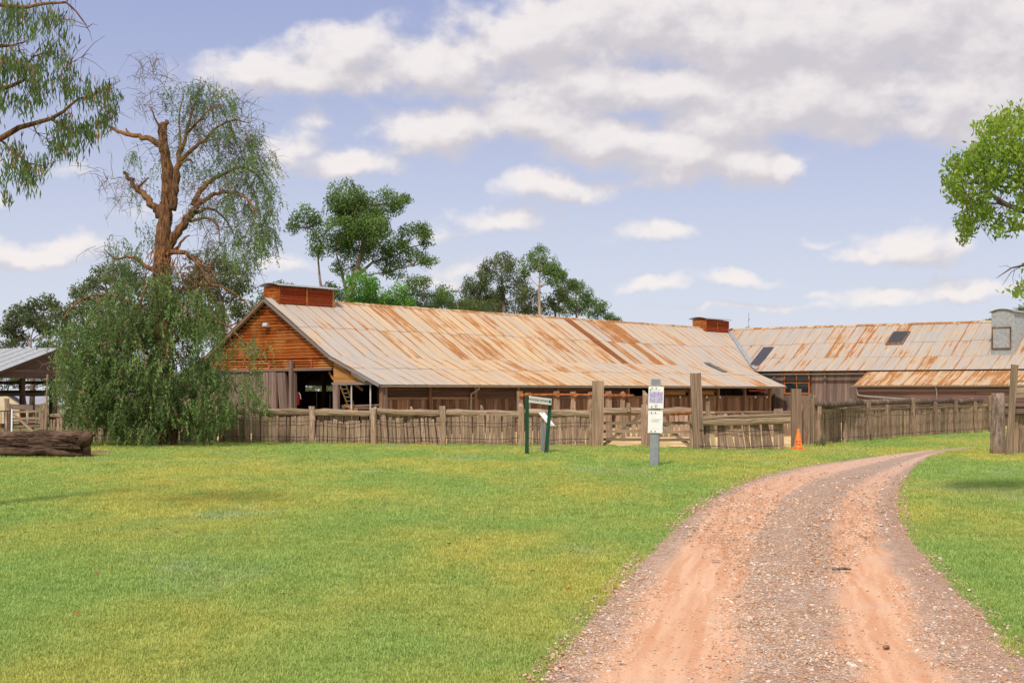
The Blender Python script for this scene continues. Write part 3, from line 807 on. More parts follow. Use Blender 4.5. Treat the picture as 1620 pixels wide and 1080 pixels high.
# --- interior
mb = MB(); mb.box((0, 0, 0), (.001, .001, .001))
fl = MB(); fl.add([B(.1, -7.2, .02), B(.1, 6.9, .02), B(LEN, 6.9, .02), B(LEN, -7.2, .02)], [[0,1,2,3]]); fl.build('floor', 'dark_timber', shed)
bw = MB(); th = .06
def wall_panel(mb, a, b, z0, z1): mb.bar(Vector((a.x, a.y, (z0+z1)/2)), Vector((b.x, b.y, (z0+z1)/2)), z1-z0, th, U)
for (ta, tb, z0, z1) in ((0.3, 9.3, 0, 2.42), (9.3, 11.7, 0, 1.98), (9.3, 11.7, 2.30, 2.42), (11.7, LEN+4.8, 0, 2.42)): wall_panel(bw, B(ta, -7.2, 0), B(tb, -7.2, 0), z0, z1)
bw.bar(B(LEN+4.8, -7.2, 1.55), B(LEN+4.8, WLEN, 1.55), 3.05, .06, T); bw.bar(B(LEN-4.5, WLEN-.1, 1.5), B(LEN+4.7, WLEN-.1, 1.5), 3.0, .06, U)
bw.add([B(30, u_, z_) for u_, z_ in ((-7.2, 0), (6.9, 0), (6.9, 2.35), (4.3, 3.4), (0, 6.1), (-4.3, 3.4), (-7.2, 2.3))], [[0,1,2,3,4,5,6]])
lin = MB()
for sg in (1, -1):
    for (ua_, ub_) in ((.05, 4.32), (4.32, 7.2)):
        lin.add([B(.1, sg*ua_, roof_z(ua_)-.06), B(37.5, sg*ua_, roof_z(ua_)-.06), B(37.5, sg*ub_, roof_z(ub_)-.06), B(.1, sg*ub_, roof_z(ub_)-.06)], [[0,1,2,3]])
lin.build('dark_roof_screen', 'dark_timber', shed)  # dark sheets added under both slopes to darken the shed interior
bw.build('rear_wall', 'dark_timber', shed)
for (t, u) in ((3.5, -3.9), (3.5, 3.9), (7.5, -3.9), (7.5, 3.9), (11.5, -3.9), (11.5, 3.9), (11.5, 0), (16, 3.9), (16, -3.9)):
    timber('inner_post', shed, 'log', 'dark_timber', B(t, u, 0), B(t, u, roof_z(u)-.1), .24, .24)
for t in (3.5, 7.5, 11.5): timber('tie_beam', shed, 'log', 'dark_timber', B(t, -4, 3.3), B(t, 4, 3.3), .2, .2)
for (px, top, bot) in ((501, 620, 650), (522, 622, 648)):
    a = on_gable(px, top, 4.0); b = on_gable(px, bot, 4.0); MB().tube([a, b], .025, 6).build('inner_pole', 'pale_pole', shed)

# --- gable wall in the plane t = .12
TG = .12
def gx_of(px): 
    p = on_gable(px, HY, TG); return (Vector((p.x, p.y, 0))-O).dot(U)
def gz_of(px, py): return on_gable(px, py, TG).z
ZL = gz_of(430, 568)                      # underside of the boarded triangle
uL, uR = gx_of(333), gx_of(527.5)
z = ZL; hgt = .148
while z < 6.12:
    def lim(zz):                           # roof half width at this height
        if zz > BREAK[1]: return BREAK[0]*(RIDGE[1]-zz)/(RIDGE[1]-BREAK[1])
        return BREAK[0] + (BREAK[1]-zz)/(BREAK[1]-EAVE[1])*(EAVE[0]-BREAK[0])
    half = lim(z+hgt)-.02
    a, b = max(-half, uL+.02), min(half, uR)
    if b-a > .2:
        cut = R.uniform(-.6, .6)*min(1, (b-a)/4)
        spans = [(a, cut), (cut, b)] if b-a > 2.5 else [(a, b)]
        for (p, q2) in spans:
            tl = R.uniform(-.006, .006)
            timber('gable_board', shed, 'board', 'red_gable', B(TG-.012, p+.004, z+hgt/2), B(TG-.012, q2-.004, z+hgt/2+tl), hgt-.034, .04, (-T + Vector((0, 0, -.30))))
    z += hgt
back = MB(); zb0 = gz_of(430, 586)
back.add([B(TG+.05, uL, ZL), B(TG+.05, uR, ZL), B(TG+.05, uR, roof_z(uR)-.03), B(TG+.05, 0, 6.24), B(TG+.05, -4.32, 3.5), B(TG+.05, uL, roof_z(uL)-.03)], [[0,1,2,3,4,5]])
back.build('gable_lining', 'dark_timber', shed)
# bargeboards
for sg in (1, -1):
    timber('bargeboard', shed, 'board', 'grey_post' if sg > 0 else 'wall_timber', B(-.22, 0, 6.24), B(-.22, sg*4.32, 3.48), .13, .04, -T)
    timber('bargeboard', shed, 'board', 'grey_post' if sg > 0 else 'wall_timber', B(-.22, sg*4.32, 3.48), B(-.22, sg*(7.35 if sg > 0 else 5.3), roof_z(7.35 if sg > 0 else 5.3)-.05), .13, .04, -T)
# louvres: three long slats in bays between orange studs
z1, z0 = gz_of(430, 569), gz_of(430, 584)
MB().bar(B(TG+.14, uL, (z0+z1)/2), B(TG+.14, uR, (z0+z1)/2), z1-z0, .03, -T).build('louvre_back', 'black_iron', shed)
ub = [uL+.05, gx_of(362), gx_of(396), gx_of(428), gx_of(460), gx_of(495), uR]
for i in range(len(ub)-1):
    for k in range(4):
        zz = z0 + (z1-z0)*(k+.5)/4
        timber('louvre_slat', shed, 'board', 'red_gable', B(TG, ub[i]+.03, zz), B(TG, ub[i+1]-.03, zz), .085, .02, (-T+Vector((0, 0, .7))))
    timber('louvre_stud', shed, 'board', 'red_paint', B(TG-.05, ub[i], z0), B(TG-.05, ub[i], z1), .07, .06, -T)
zlin = gz_of(430, 585.5)
timber('lintel', shed, 'board', 'grey_wall_timber', B(TG-.06, uL-.05, zlin), B(TG-.06, uR, zlin+.02), .12, .16, -T)
# main post in front, door jambs and the wide slabs beside the opening
def gp(px, py, out_=0.0): 
    p = on_gable(px, py, TG-out_); return p
def gpost(name, mat, px, top, w, out_=.1, kind='board', lean=0, zb=0, label=None):
    a = gp(px, 640, out_); a.z = zb; b = gp(px+lean, top, out_)
    return timber(name, shed, kind, mat, a, b, w, .14, -T, label)
gpost('post', 'grey_wall_timber', 460.5, 570, .17, .2)
gpost('post', 'grey_wall_timber', 465.5, 588, .20, .02)
gpost('wall_slab', 'grey_wall_timber', 422, 588, .34, .04)
gpost('wall_slab', 'grey_wall_timber', 432.5, 588, .50, .08)
sl = gpost('wall_slab', 'grey_wall_timber', 453, 588, .54, .02, lean=-7, label='wide loose slab leaning to the left beside the doorway')
u = uL
while u < gx_of(411):
    w = R.uniform(.24, .36); timber('wall_slab', shed, 'board', 'grey_wall_timber', B(TG, u+w/2, 0), B(TG, u+w/2, zlin-.06), w-.01, .05, -T); u += w
gpost('door_jamb', 'grey_wall_timber', 532, 607, .30, .06); 
timber('brace', shed, 'board', 'honey_board', gp(521, 588, -.1), gp(528, 600, -.1), .1, .06, -T)
# broken right-hand end of the gable: boards fan out from the jamb
zb = gz_of(565, 606.5)
timber('lintel', shed, 'board', 'grey_post', B(TG-.08, gx_of(528), zb), B(TG-.08, gx_of(605), zb), .11, .10, -T)
fan = [((528, 602.5), (597, 603.5)), ((528, 597.5), (588, 600)), ((528, 592.5), (580, 597.5)), ((528, 588), (573, 596)), ((528, 583.5), (568, 594)), ((528, 579), (561, 591)),
       ((528, 574.5), (553, 586)), ((529, 571), (545, 580))]
for i, (a, b) in enumerate(fan):
    timber('broken_board', shed, 'board', 'honey_board', gp(a[0], a[1], .02+.012*i), gp(b[0], b[1], .02+.012*i), .155, .025, -T)
for (a, b, w) in (((541, 575), (556, 592), .17), ((556, 590), (577, 603), .10), ((572, 599), (600, 604), .11), ((566, 594), (586, 600), .10)):
    timber('broken_board', shed, 'board', 'honey_board' if w > .11 else 'pale_pole', gp(*a, .12), gp(*b, .12), w, .025, -T)
for px in (556, 586): 
    a = gp(px, 608, .02); b = Vector((a.x, a.y, .3)); MB().tube([a, b], .035, 7).build('inner_pole', 'pale_pole', shed)
gpost('corner_post', 'wall_timber', 604, 606, .20, .04, 'board'); gpost('corner_post', 'grey_wall_timber', 609, 609, .16, -.05, 'board')
for (a, b) in (((540, 642), (600, 641)), ((541, 645), (600, 646))): timber('low_rail', shed, 'log', 'grey_wall_timber', gp(*a, -.3), gp(*b, -.3), .1, .1)
timber('low_rail', shed, 'board', 'honey_board', gp(545, 641, -.2), gp(566, 648, -.2), .1, .04, -T)
timber('broken_board', shed, 'board', 'honey_board', gp(562, 608, -.4), gp(574, 617, -.4), .12, .03, -T)
# floodlight on the gable
fl_ = MB(); c0 = gp(420.5, 514, .25)
fl_.box(c0, (.30, .16, .17), Matrix.Rotation(-.66, 3, 'Z') @ Matrix.Rotation(-.4, 3, 'X'))
fo = fl_.build('floodlight', 'lamp_metal', shed)
MB().tube([gp(422, 516, .02), gp(421, 515, .2)], .03, 6).build('bracket', 'bolt_dark', fo)

# --- ridge ventilators
def vent(t0, t1, label):
    u0 = .5; zt = 6.92; zb_ = 5.9
    body = MB(); 
    body.add([B(t0, -u0, zb_), B(t1, -u0, zb_), B(t1, u0, zb_), B(t0, u0, zb_), B(t0, -u0, zt-.05), B(t1, -u0, zt-.05), B(t1, u0, zt-.05), B(t0, u0, zt-.05), B(t0, 0, zt+.05), B(t1, 0, zt+.05)],
             [[0,1,5,4],[1,2,6,9,5],[2,3,7,6],[3,0,4,8,7],[4,5,9,8],[8,9,6,7]])
    vo = body.build('ridge_vent', 'red_paint', shed, label=label)
    for (ta, tb) in ((t0+.08, (t0+t1)/2-.05), ((t0+t1)/2+.05, t1-.08)):
        for k in range(7):
            z = 6.16+.095*k
            M = axes(B(ta, u0+.045, z), B(tb, u0+.045, z), .075, .018, U+Vector((0, 0, .7)))
            link('louvre_slat', timber_mesh('board', 'red_paint', k), M, vo)
    for t in (t0, (t0+t1)/2, t1):
        link('corner_board', timber_mesh('board', 'orange_frame' if False else 'red_gable', 1), axes(B(t, u0+.05, 5.95), B(t, u0+.05, zt-.06), .09, .05, U), vo)
    for k in range(5):
        z = 6.1+.16*k; link('end_board', timber_mesh('board', 'red_gable', k), axes(B(t0-.02, -u0, z), B(t0-.02, u0, z), .135, .03, -T+Vector((0, 0, -.3))), vo)
    rf_ = MB(); n_ = 8
    for k in range(n_):
        a0, a1 = -1+2*k/n_, -1+2*(k+1)/n_; h = lambda a_: zt+.14-.13*a_*a_
        ua_, ub_ = a0*.72, a1*.72
        v4 = [B(t0-.2, ua_, h(a0)), B(t1+.2, ua_, h(a0)), B(t1+.2, ub_, h(a1)), B(t0-.2, ub_, h(a1))]
        rf_.add(v4+[p_-Vector((0, 0, .03)) for p_ in v4], [[0,1,2,3],[7,6,5,4],[0,3,7,4],[1,5,6,2],[0,4,5,1],[3,2,6,7]])
    rf_.build('vent_roof', 'galvanised', vo)
vent(.25, 3.75, 'red louvred ridge vent at the gable end of the roof')
vent(39.4, 42.5, 'small red louvred ridge vent where the two roofs meet')
# --- wing front wall in plane t = LEN-4.65
TW = LEN-4.65
zt = roof_z(4.65)-.08
def wp_(px):                                # position along the wing for a picture column
    k = (px-CX)/F; o = O + T*TW; return (k*o.y-o.x)/(U.x-k*U.y)
s = wp_(1222)
for k in range(6):
    timber('clapboard', shed, 'board', 'sage_board', B(TW, 5.0, zt-.08-k*.17), B(TW, wp_(1224), zt-.08-k*.17), .175, .03, (-T+Vector((0, 0, -.2))))
MB().bar(B(TW+.1, 4.8, zt/2), B(TW+.1, WLEN, zt/2), zt, .03, -T).build('wall_lining', 'dark_timber', shed)
wx0, wx1 = wp_(1242), wp_(1281)
wz0, wz1 = EYE+(HY-622)/F*(O+T*TW+U*wx0).y, EYE+(HY-589)/F*(O+T*TW+U*wx0).y
while s < WLEN:
    w = R.uniform(.2, .3); m_ = s+w/2
    if wx0-.02 < m_ < wx1+.02: timber('wall_board', shed, 'board', 'grey_wall_timber', B(TW-.02, m_, 0), B(TW-.02, m_, wz0), w-.008, .04, -T)
    else: timber('wall_board', shed, 'board', 'grey_wall_timber', B(TW-.02+R.uniform(-.008, .008), m_, 0), B(TW-.02, m_, zt), w-.008, .04, -T)
    s += w
    if s > wp_(1362): break
MB().bar(B(TW-.01, wp_(1362), zt/2), B(TW-.01, WLEN, zt/2), zt, .04, -T).build('wall_panel', 'grey_wall_timber', shed)
for px in (1226, 1306):
    timber('wall_post', shed, 'board', 'grey_wall_timber', B(TW-.08, wp_(px), 0), B(TW-.08, wp_(px), zt), .13, .08, -T)
win = MB(); fr = .09
cx_, cz_ = (wx0+wx1)/2, (wz0+wz1)/2
for (a, b) in (((wx0, wz0), (wx1, wz0)), ((wx0, wz1), (wx1, wz1)), ((wx0, wz0-.05), (wx0, wz1+.05)), ((wx1, wz0-.05), (wx1, wz1+.05)), ((cx_, wz0), (cx_, wz1)), ((wx0, cz_), (wx1, cz_))):
    q = fr if not (a[0] == cx_ or a[1] == cz_) else .05
    win.bar(B(TW-.06-(.004 if a[0] == b[0] else 0), a[0], a[1]), B(TW-.06-(.004 if a[0] == b[0] else 0), b[0], b[1]), q, .07, -T)
wo = win.build('window', 'orange_frame', shed, label='four-pane window in a worn orange frame')
for (ax, bx) in ((wx0, cx_), (cx_, wx1)):
    for (az_, bz) in ((wz0, cz_), (cz_, wz1)):
        MB().bar(B(TW-.035, (ax+bx)/2, az_+.04), B(TW-.035, (ax+bx)/2, bz-.04), (bx-ax)-.07, .01, -T).build('pane', 'glass_dark', wo)
# lean-to wall
TLW = LEN-6.85; zl = lz(6.85)-.1
for k in range(9):
    z = zl-.09-k*.2
    s0 = 12.95
    while s0 < WLEN:
        s1 = min(WLEN, s0+R.uniform(2.5, 4.5)); timber('clapboard', shed, 'board', 'brown_shed_board', B(TLW, s0, z), B(TLW, s1-.01, z), .205, .03, (-T+Vector((0, 0, -.15)))); s0 = s1
MB().bar(B(TLW+.06, 12.95, zl/2), B(TLW+.06, WLEN, zl/2), zl, .03, -T).build('wall_lining', 'dark_timber', shed)
MB().bar(B(TLW+.05, 12.95, zl/2), B(TW, 12.95, zl/2), zl, .03, U).build('end_wall', 'grey_wall_timber', shed)
k = (1356-CX)/F; o_ = O+T*(LEN-7.0); sA = (k*o_.y-o_.x)/(U.x-k*U.y)
k = (1482-CX)/F; sB = (k*o_.y-o_.x)/(U.x-k*U.y); k = (1465-CX)/F; sC = (k*o_.y-o_.x)/(U.x-k*U.y)
TD = LEN-6.98
downpipe([B(TD-.2, sA, lz(7.1)-.1), B(TD-.02, sA, lz(7.1)-.3), B(TD-.02, sA+.05, 1.75), B(TD-.02, sA+.5, 1.68), B(TD-.02, sC, 1.42)], gl)
downpipe([B(TD-.2, sB, lz(7.1)-.1), B(TD-.02, sB, lz(7.1)-.3), B(TD-.02, sB, 0)], gl)
# --- roof details: framed skylight, dark sheets
def on_wing(px, py):
    k, e = (px-CX)/F, (HY-py)/F       # ray (k,1,e)*Y hits the wing roof z = roof_z(v)
    best = None
    lo, hi = 0.0, 5.0
    for _ in range(40):
        v_ = (lo+hi)/2; o = O+T*(LEN-v_); s_ = (k*o.y-o.x)/(U.x-k*U.y); Y = o.y+U.y*s_
        if EYE+e*Y > roof_z(v_)+.07: hi = v_
        else: lo = v_
    return s_, v_
def roof_patch(name, s0, s1, v0, v1, mat, lift=.1, th_=.05):
    mb = MB(); c4 = [B(LEN-v0, s0, roof_z(v0)+lift), B(LEN-v0, s1, roof_z(v0)+lift), B(LEN-v1, s1, roof_z(v1)+lift), B(LEN-v1, s0, roof_z(v1)+lift)]
    mb.add(c4+[c-Vector((0, 0, th_)) for c in c4], [[0,3,2,1],[4,5,6,7],[0,1,5,4],[1,2,6,5],[2,3,7,6],[3,0,4,7]]); return mb.build(name, mat, shed)
s0, v0 = on_wing(1208, 550); s1, v1 = on_wing(1182.6, 581)
roof_patch('dark_sheet', s0, s0+.78, v0, v1, 'tinted_sheet', .12)['label'] = 'dark tinted roof sheet near the valley'
s0, v0 = on_wing(1413, 527); s1, v1 = on_wing(1402, 546); s2, _ = on_wing(1440, 527)
sk = roof_patch('skylight', s0, s2, v0, v1, 'wall_timber', .2, .14); sk['label'] = 'framed skylight with horizontal bars'
ww = s2-s0
for k in range(4):
    va, vb = v0+.08+(v1-v0-.12)*k/4, v0+.04+(v1-v0-.12)*(k+1)/4
    mb = MB(); c4 = [B(LEN-va, s0+.09, roof_z(va)+.215), B(LEN-va, s2-.09, roof_z(va)+.215), B(LEN-vb, s2-.09, roof_z(vb)+.215), B(LEN-vb, s0+.09, roof_z(vb)+.215)]
    mb.add(c4+[c-Vector((0, 0, .012)) for c in c4], [[0,3,2,1],[4,5,6,7],[0,1,5,4],[1,2,6,5],[2,3,7,6],[3,0,4,7]]); mb.build('pane', 'glass_dark', sk)
# narrow grey sheet on the main slope
def on_main(px, py):
    k, e = (px-CX)/F, (HY-py)/F; lo, hi = 0.0, 7.3
    for _ in range(40):
        u_ = (lo+hi)/2; o = O+U*u_; t_ = (k*o.y-o.x)/(T.x-k*T.y); Y = o.y+T.y*t_
        if EYE+e*Y > roof_z(u_)+.07: hi = u_
        else: lo = u_
    return t_, u_
t0_, u0_ = on_main(1113, 574); t1_, u1_ = on_main(1148, 589)
mb = MB(); c4 = [B(t0_, u0_, roof_z(u0_)+.12), B(t0_, u1_, roof_z(u1_)+.12), B(t0_+.7, u1_, roof_z(u1_)+.12), B(t0_+.7, u0_, roof_z(u0_)+.12)]
mb.add(c4+[c-Vector((0, 0, .02)) for c in c4], [[0,1,2,3],[7,6,5,4],[0,4,5,1],[1,5,6,2],[2,6,7,3],[3,7,4,0]]); mb.build('grey_sheet', 'grey_sheet', shed)
# --- iron-clad loft dormer with a curved roof
def corr(mb, a, b, z0f, z1f, out_, n_):
    for i in range(n_):
        f0, f1 = i/n_, (i+1)/n_; o0, o1 = (.014 if i % 2 else -.014), (.014 if (i+1) % 2 else -.014)
        p, q = a.lerp(b, f0)+out_*o0, a.lerp(b, f1)+out_*o1
        mb.add([(p.x, p.y, z0f(f0)), (q.x, q.y, z0f(f1)), (q.x, q.y, z1f(f1)), (p.x, p.y, z1f(f0))], [[0,1,2,3]])
sD, _ = on_wing(1567, 564); vD = 3.45; dw = 1.32
dz0 = roof_z(vD)+.02; dz1 = 6.72
arc = lambda f_: dz1 + .14*(1-(2*f_-1)**2)
mb = MB(); corr(mb, B(LEN-vD, sD, 0), B(LEN-vD, sD+dw, 0), lambda f_: dz0, arc, -T, 34)
corr(mb, B(LEN-vD, sD+dw, 0), B(LEN+.6, sD+dw, 0), lambda f_: roof_z(vD-f_*(vD+.6)) if f_ < vD/(vD+.6) else 6.0, lambda f_: dz1, U, 80)
corr(mb, B(LEN-vD, sD, 0), B(LEN+.6, sD, 0), lambda f_: roof_z(vD-f_*(vD+.6)) if f_ < vD/(vD+.6) else 6.0, lambda f_: dz1, -U, 80)
do = mb.build('dormer', 'galvanised', shed, label='tall iron-clad dormer box with a curved roof')
mb = MB()
for i in range(10):
    f0, f1 = -.08+1.16*i/10, -.08+1.16*(i+1)/10
    v4 = [B(LEN-vD-.12, sD+dw*f0, arc(f0)+.02), B(LEN-vD-.12, sD+dw*f1, arc(f1)+.02), B(LEN+.7, sD+dw*f1, arc(f1)+.02), B(LEN+.7, sD+dw*f0, arc(f0)+.02)]
    mb.add(v4+[p+Vector((0, 0, .03)) for p in v4], [[3,2,1,0],[4,5,6,7],[0,1,5,4],[2,3,7,6],[0,4,7,3],[1,2,6,5]])
mb.build('dormer_roof', 'gutter_grey', do)
a_, b_ = sD+.06, sD+1.16; za, zb_ = 2+(HY-555)/F*90.5, 2+(HY-524)/F*90.5
mb = MB()
for (p, q) in (((a_, za), (b_, za)), ((a_, zb_), (b_, zb_)), ((a_, za-.04), (a_, zb_+.04)), ((b_, za-.04), (b_, zb_+.04))): mb.bar(B(LEN-vD-.05-(.004 if p[0] == q[0] else 0), p[0], p[1]), B(LEN-vD-.05-(.004 if p[0] == q[0] else 0), q[0], q[1]), .07, .06, -T)
sh = mb.build('hatch', 'wall_timber', do)
mb = MB(); corr(mb, B(LEN-vD-.045, a_+.03, 0), B(LEN-vD-.045, b_-.03, 0), lambda f_: za+.03, lambda f_: zb_-.03, -T, 28); mb.build('hatch_sheet', 'galvanised', sh)
# antenna
ap = on_wing(1184, 519)[0]; a0 = B(LEN, ap, 6.3)
an = MB().tube([a0, a0+Vector((.02, 0, 1.15))], .016, 6).tube([a0+Vector((-.18, 0, .12)), a0+Vector((.12, 0, .2))], .03, 6).tube([a0+Vector((-.02, 0, .55)), a0+Vector((.1, 0, .75)), a0+Vector((.02, 0, .75))], .02, 6)
an.build('antenna', 'steel_post', shed)

# --- things inside the shed
p0, p1 = gp(542, 606, -.7), gp(556, 643, -.7); mb = MB()
w_ = U*.19
ld = empty('ladder', Vector((p1.x, p1.y, 0)), 'yellow wooden ladder leaning in the open bay under the broken gable', 'ladder')
for s_ in (-1, 1): MB().bar(p0+w_*s_, p1+w_*s_+(p1-p0)*.25, .075, .05, -T).build('side_rail', 'ladder_yellow', ld)
for i in range(6):
    c = p0+(p1-p0)*(.08+.17*i); MB().bar(c-w_, c+w_, .035, .035, -T).build('rung', 'pale_pole', ld)
e0 = gp(470.5, 641, -.25); e0z = e0.z
ex = empty('fire_extinguisher', Vector((e0.x, e0.y, e0z-.02)), 'red fire extinguisher hanging on the jamb at the left side of the doorway', 'extinguisher')
hh = gz_of(470, 621)-e0z
prof = [(.04, 0), (.10, .02), (.105, .06), (.105, hh-.13), (.09, hh-.06), (.04, hh-.02), (.03, hh+.03)]
MB().tube([e0+Vector((0, 0, z)) for _, z in prof], [r_ for r_, _ in prof], 14).build('cylinder', 'extinguisher_red', ex, True)
MB().tube([e0+Vector((0, 0, hh+.02)), e0+U*.1+Vector((0, 0, hh+.01)), e0+U*.2+Vector((0, 0, hh-.12)), e0+U*.23+Vector((0, 0, hh-.3))], .014, 6).build('hose', 'pale_pole', ex)
MB().box(e0+Vector((0, 0, hh+.06)), (.05, .12, .03)).build('handle', 'bolt_dark', ex)

# ================================================================== FENCES
UP = Vector((0, 0, 1))
def along(path, s):
    for a, b in zip(path, path[1:]):
        L_ = (b-a).length
        if s <= L_: return a.lerp(b, s/L_), (b-a).normalized()
        s -= L_
    return path[-1], (path[-1]-path[-2]).normalized()
def plen(path): return sum((b-a).length for a, b in zip(path, path[1:]))
def at_px(path, px):
    k = (px-CX)/F; tot = 0
    for a, b in zip(path, path[1:]):
        d = b-a; t = (k*a.y-a.x)/(d.x-k*d.y)
        if -1e-6 <= t <= 1+1e-6 or b is path[-1]: return tot+t*d.length
        tot += d.length
def wire(parent, path, s0, s1, z, sag, out_=.16, r_=.011):
    pts = []
    for i in range(9):
        p, d = along(path, s0+(s1-s0)*i/8); n_ = Vector((d.y, -d.x, 0)); f_ = i/8
        pts.append(p+n_*out_+UP*(z-sag*4*f_*(1-f_)+.02*math.sin(f_*9+s0)))
    MB().tube(pts, r_, 5).build('wire', 'bolt_dark', parent, True)
def slabs(fence, path, s0, s1, hf, lean=0.0, w=(.13, .23), gap=(.0, .035), out_=0.0, mat='fence_timber', jit=.02, light=.03):
    s = s0
    while s < s1-.06:
        w_ = min(R.uniform(*w), s1-s+.05); p, d = along(path, s+w_/2); n_ = Vector((d.y, -d.x, 0))
        h = hf(s) ; l = lean+R.gauss(0, jit)
        a = p+n_*(out_+R.uniform(-.025, .025))+UP*(-.05); b = a+d*l*h+UP*(h+.05)+n_*R.uniform(-.02, .02)
        m_ = mat
        timber('slab', fence, 'slab', 'pale_slab' if R.random() < light else m_, a, b, w_, R.uniform(.05, .09), n_)
        s += w_+R.uniform(*gap)

# --- A: long fence left of the gate
fenceA = empty('palisade_fence', fa[3].copy(), 'long weathered palisade fence running from the drooping tree to the left gatepost', 'fence')
postsA = [150, 215, 280, 342, 395, 495, 594, 703, 826, 936]
htA = [1.25, 1.3, 1.3, 1.3, 1.15, 1.42, 1.38, 1.45, 1.48, 1.3]
sA_ = [at_px(fa, p) for p in postsA]
for i, (s, h) in enumerate(zip(sA_, htA)):
    p, d = along(fa, s); n_ = Vector((d.y, -d.x, 0))
    timber('post', fenceA, 'log' if i % 2 else 'slab', 'fence_timber', p+n_*.12-UP*.1, p+n_*.12+d*R.uniform(-.03, .03)+UP*h, .24 if i > 4 else .2, .2, n_)
for i in range(len(sA_)-1):
    s0, s1 = sA_[i], sA_[i+1]; (p0, d), (p1, _) = along(fa, s0+.1), along(fa, s1-.1); n_ = Vector((d.y, -d.x, 0))
    zr = 1.20+R.uniform(-.03, .03); lowbay = i in (4, 5)
    timber('top_rail', fenceA, 'log', 'rail_timber', p0+n_*.05+UP*(zr+(.02)), p1+n_*.05+UP*(zr-.02), .16, .235, UP)
    prof = {3: (1.02, .05), 4: (1.04, .05), 5: (.86, .07), 6: (.96, .12), 7: (1.13, .02), 8: (1.13, .02)}.get(i, (1.05, .04))
    slabs(fenceA, fa, s0+.10, s1-.08, lambda s, prof=prof: prof[0]+prof[1]*mnoise.noise(Vector((s*2.3, 0, 0)))*2.2+R.uniform(-.03, .03), lean={6: -.08, 5: .03}.get(i, .0), w=(.10, .18) if i == 6 else (.12, .21), gap=(0, .03) if i in (5, 6) else (-.01, .012))
    if lowbay or i == 6:        # a second row of boards stands behind the short ones
        slabs(fenceA, fa, s0+.10, s1-.08, lambda s: 1.10, out_=-.16, w=(.14, .24), gap=(-.01, .01), light=0)
    wire(fenceA, fa, s0, s1, .88, .05 if i != 5 else .12); wire(fenceA, fa, s0, s1, .30, .05)
for px, h in ((651, 1.36), (762, 1.42)):
    p, d = along(fa, at_px(fa, px)); timber('stub_post', fenceA, 'slab', 'rail_timber', p-Vector((0, -.1, .0)), p+UP*h+Vector((0, .1, 0)), .15, .12, (0, -1, 0))
# gateposts belong to the runs they end
def gatepost(fence, px0, py0, px1, py1, w, d_, label, kind='board', Yoff=0):
    a = G(px0, py0); b = P(px1, py1, a.y)
    o = timber('gatepost', fence, kind, 'fence_timber', a-UP*.1, b, w, d_, (0, -1, 0)); o['label'] = label; return o
gatepost(fenceA, 945.5, 706.5, 946, 602, .40, .30, 'tall thick split gatepost')
def cross(name, fence, px0, py0, px1, py1, Y, w, d_, mat='rail_timber', kind='log'):
    return timber(name, fence, kind, mat, P(px0, py0, Y), P(px1, py1, Y), d_, w, UP)

# --- B: fence right of the gate up to the wide post
fenceB = empty('palisade_fence', fb[1].copy(), 'short palisade fence of leaning grey slabs between the tall tilted gatepost and the traffic cone', 'fence')
gatepost(fenceB, 1106, 711.5, 1100, 590, .34, .28, 'tall gatepost tilting to the left')
gatepost(fenceB, 1260, 708.0, 1259.5, 615, .34, .22, 'squared post behind the traffic cone')
LB = plen(fb)
slabs(fenceB, fb, .32, at_px(fb, 1222), lambda s: 1.18+R.uniform(-.04, .04), lean=-.13, gap=(-.005, .045), w=(.13, .21), jit=.04)
slabs(fenceB, fb, at_px(fb, 1224), at_px(fb, 1250), lambda s: 1.33+R.uniform(-.03, .05), w=(.2, .26), gap=(0, .01))
for py0, py1, w_ in ((661, 655, .15), (668, 662, .22)):
    cross('top_rail', fenceB, 1112, py0+.5, 1250, py1+1, fb[1].y-.06, .26 if w_ > .2 else .13, .15)
wire(fenceB, fb, .1, LB-.1, .68, .03); wire(fenceB, fb, .1, LB-.1, .14, .02)
p, d = along(fb, at_px(fb, 1119)); timber('stub_post', fenceB, 'slab', 'rail_timber', p, p+UP*1.62, .16, .14, (0, -1, 0))

# --- C: log-topped fence receding to the right
fcp = [G(1262, 706.5)] + fc
fenceC = empty('log_rail_fence', fc[2].copy(), 'receding palisade fence capped with dark round logs, curving away on the right beyond the cone', 'fence')
slabs(fenceC, fcp, at_px(fcp, 1268), at_px(fcp, 1290), lambda s: 1.78+R.uniform(-.05, .05), w=(.26, .3), gap=(0, .01))
postsC = [(1290, 1.45, 0), (1331, 1.3, 0), (1369, 1.62, 0), (1399, 1.42, -.06), (1440, 1.68, -.16), (1475, 1.5, -.1), (1508, 1.55, -.04), (1539, 1.5, -.03), (1563, 1.75, -.08)]
sC_ = [at_px(fcp, p[0]) for p in postsC]
for (px, h, l), s in zip(postsC, sC_):
    p, d = along(fcp, s); n_ = Vector((d.y, -d.x, 0))
    timber('post', fenceC, 'slab' if px in (1399, 1475) else 'log', 'fence_timber', p+n_*.12-UP*.1-d*l*.6, p+n_*.12+d*l*.6+UP*h, .24, .2, n_)
for i in range(len(sC_)-1):
    s0, s1 = sC_[i], sC_[i+1]; d0 = along(fcp, s0)[1]; n_ = Vector((d0.y, -d0.x, 0))
    slabs(fenceC, fcp, s0+.08, s1-.04, lambda s: 1.20+R.uniform(-.05, .05), w=(.14, .23), gap=(0, .03))
    a, b = along(fcp, s0)[0], along(fcp, s1)[0]
    timber('second_rail', fenceC, 'log', 'rail_timber', a+UP*1.27, b+UP*1.27, .14, .18, UP)
    wire(fenceC, fcp, s0, s1, 1.06, .09); wire(fenceC, fcp, s0, s1, .22, .02)
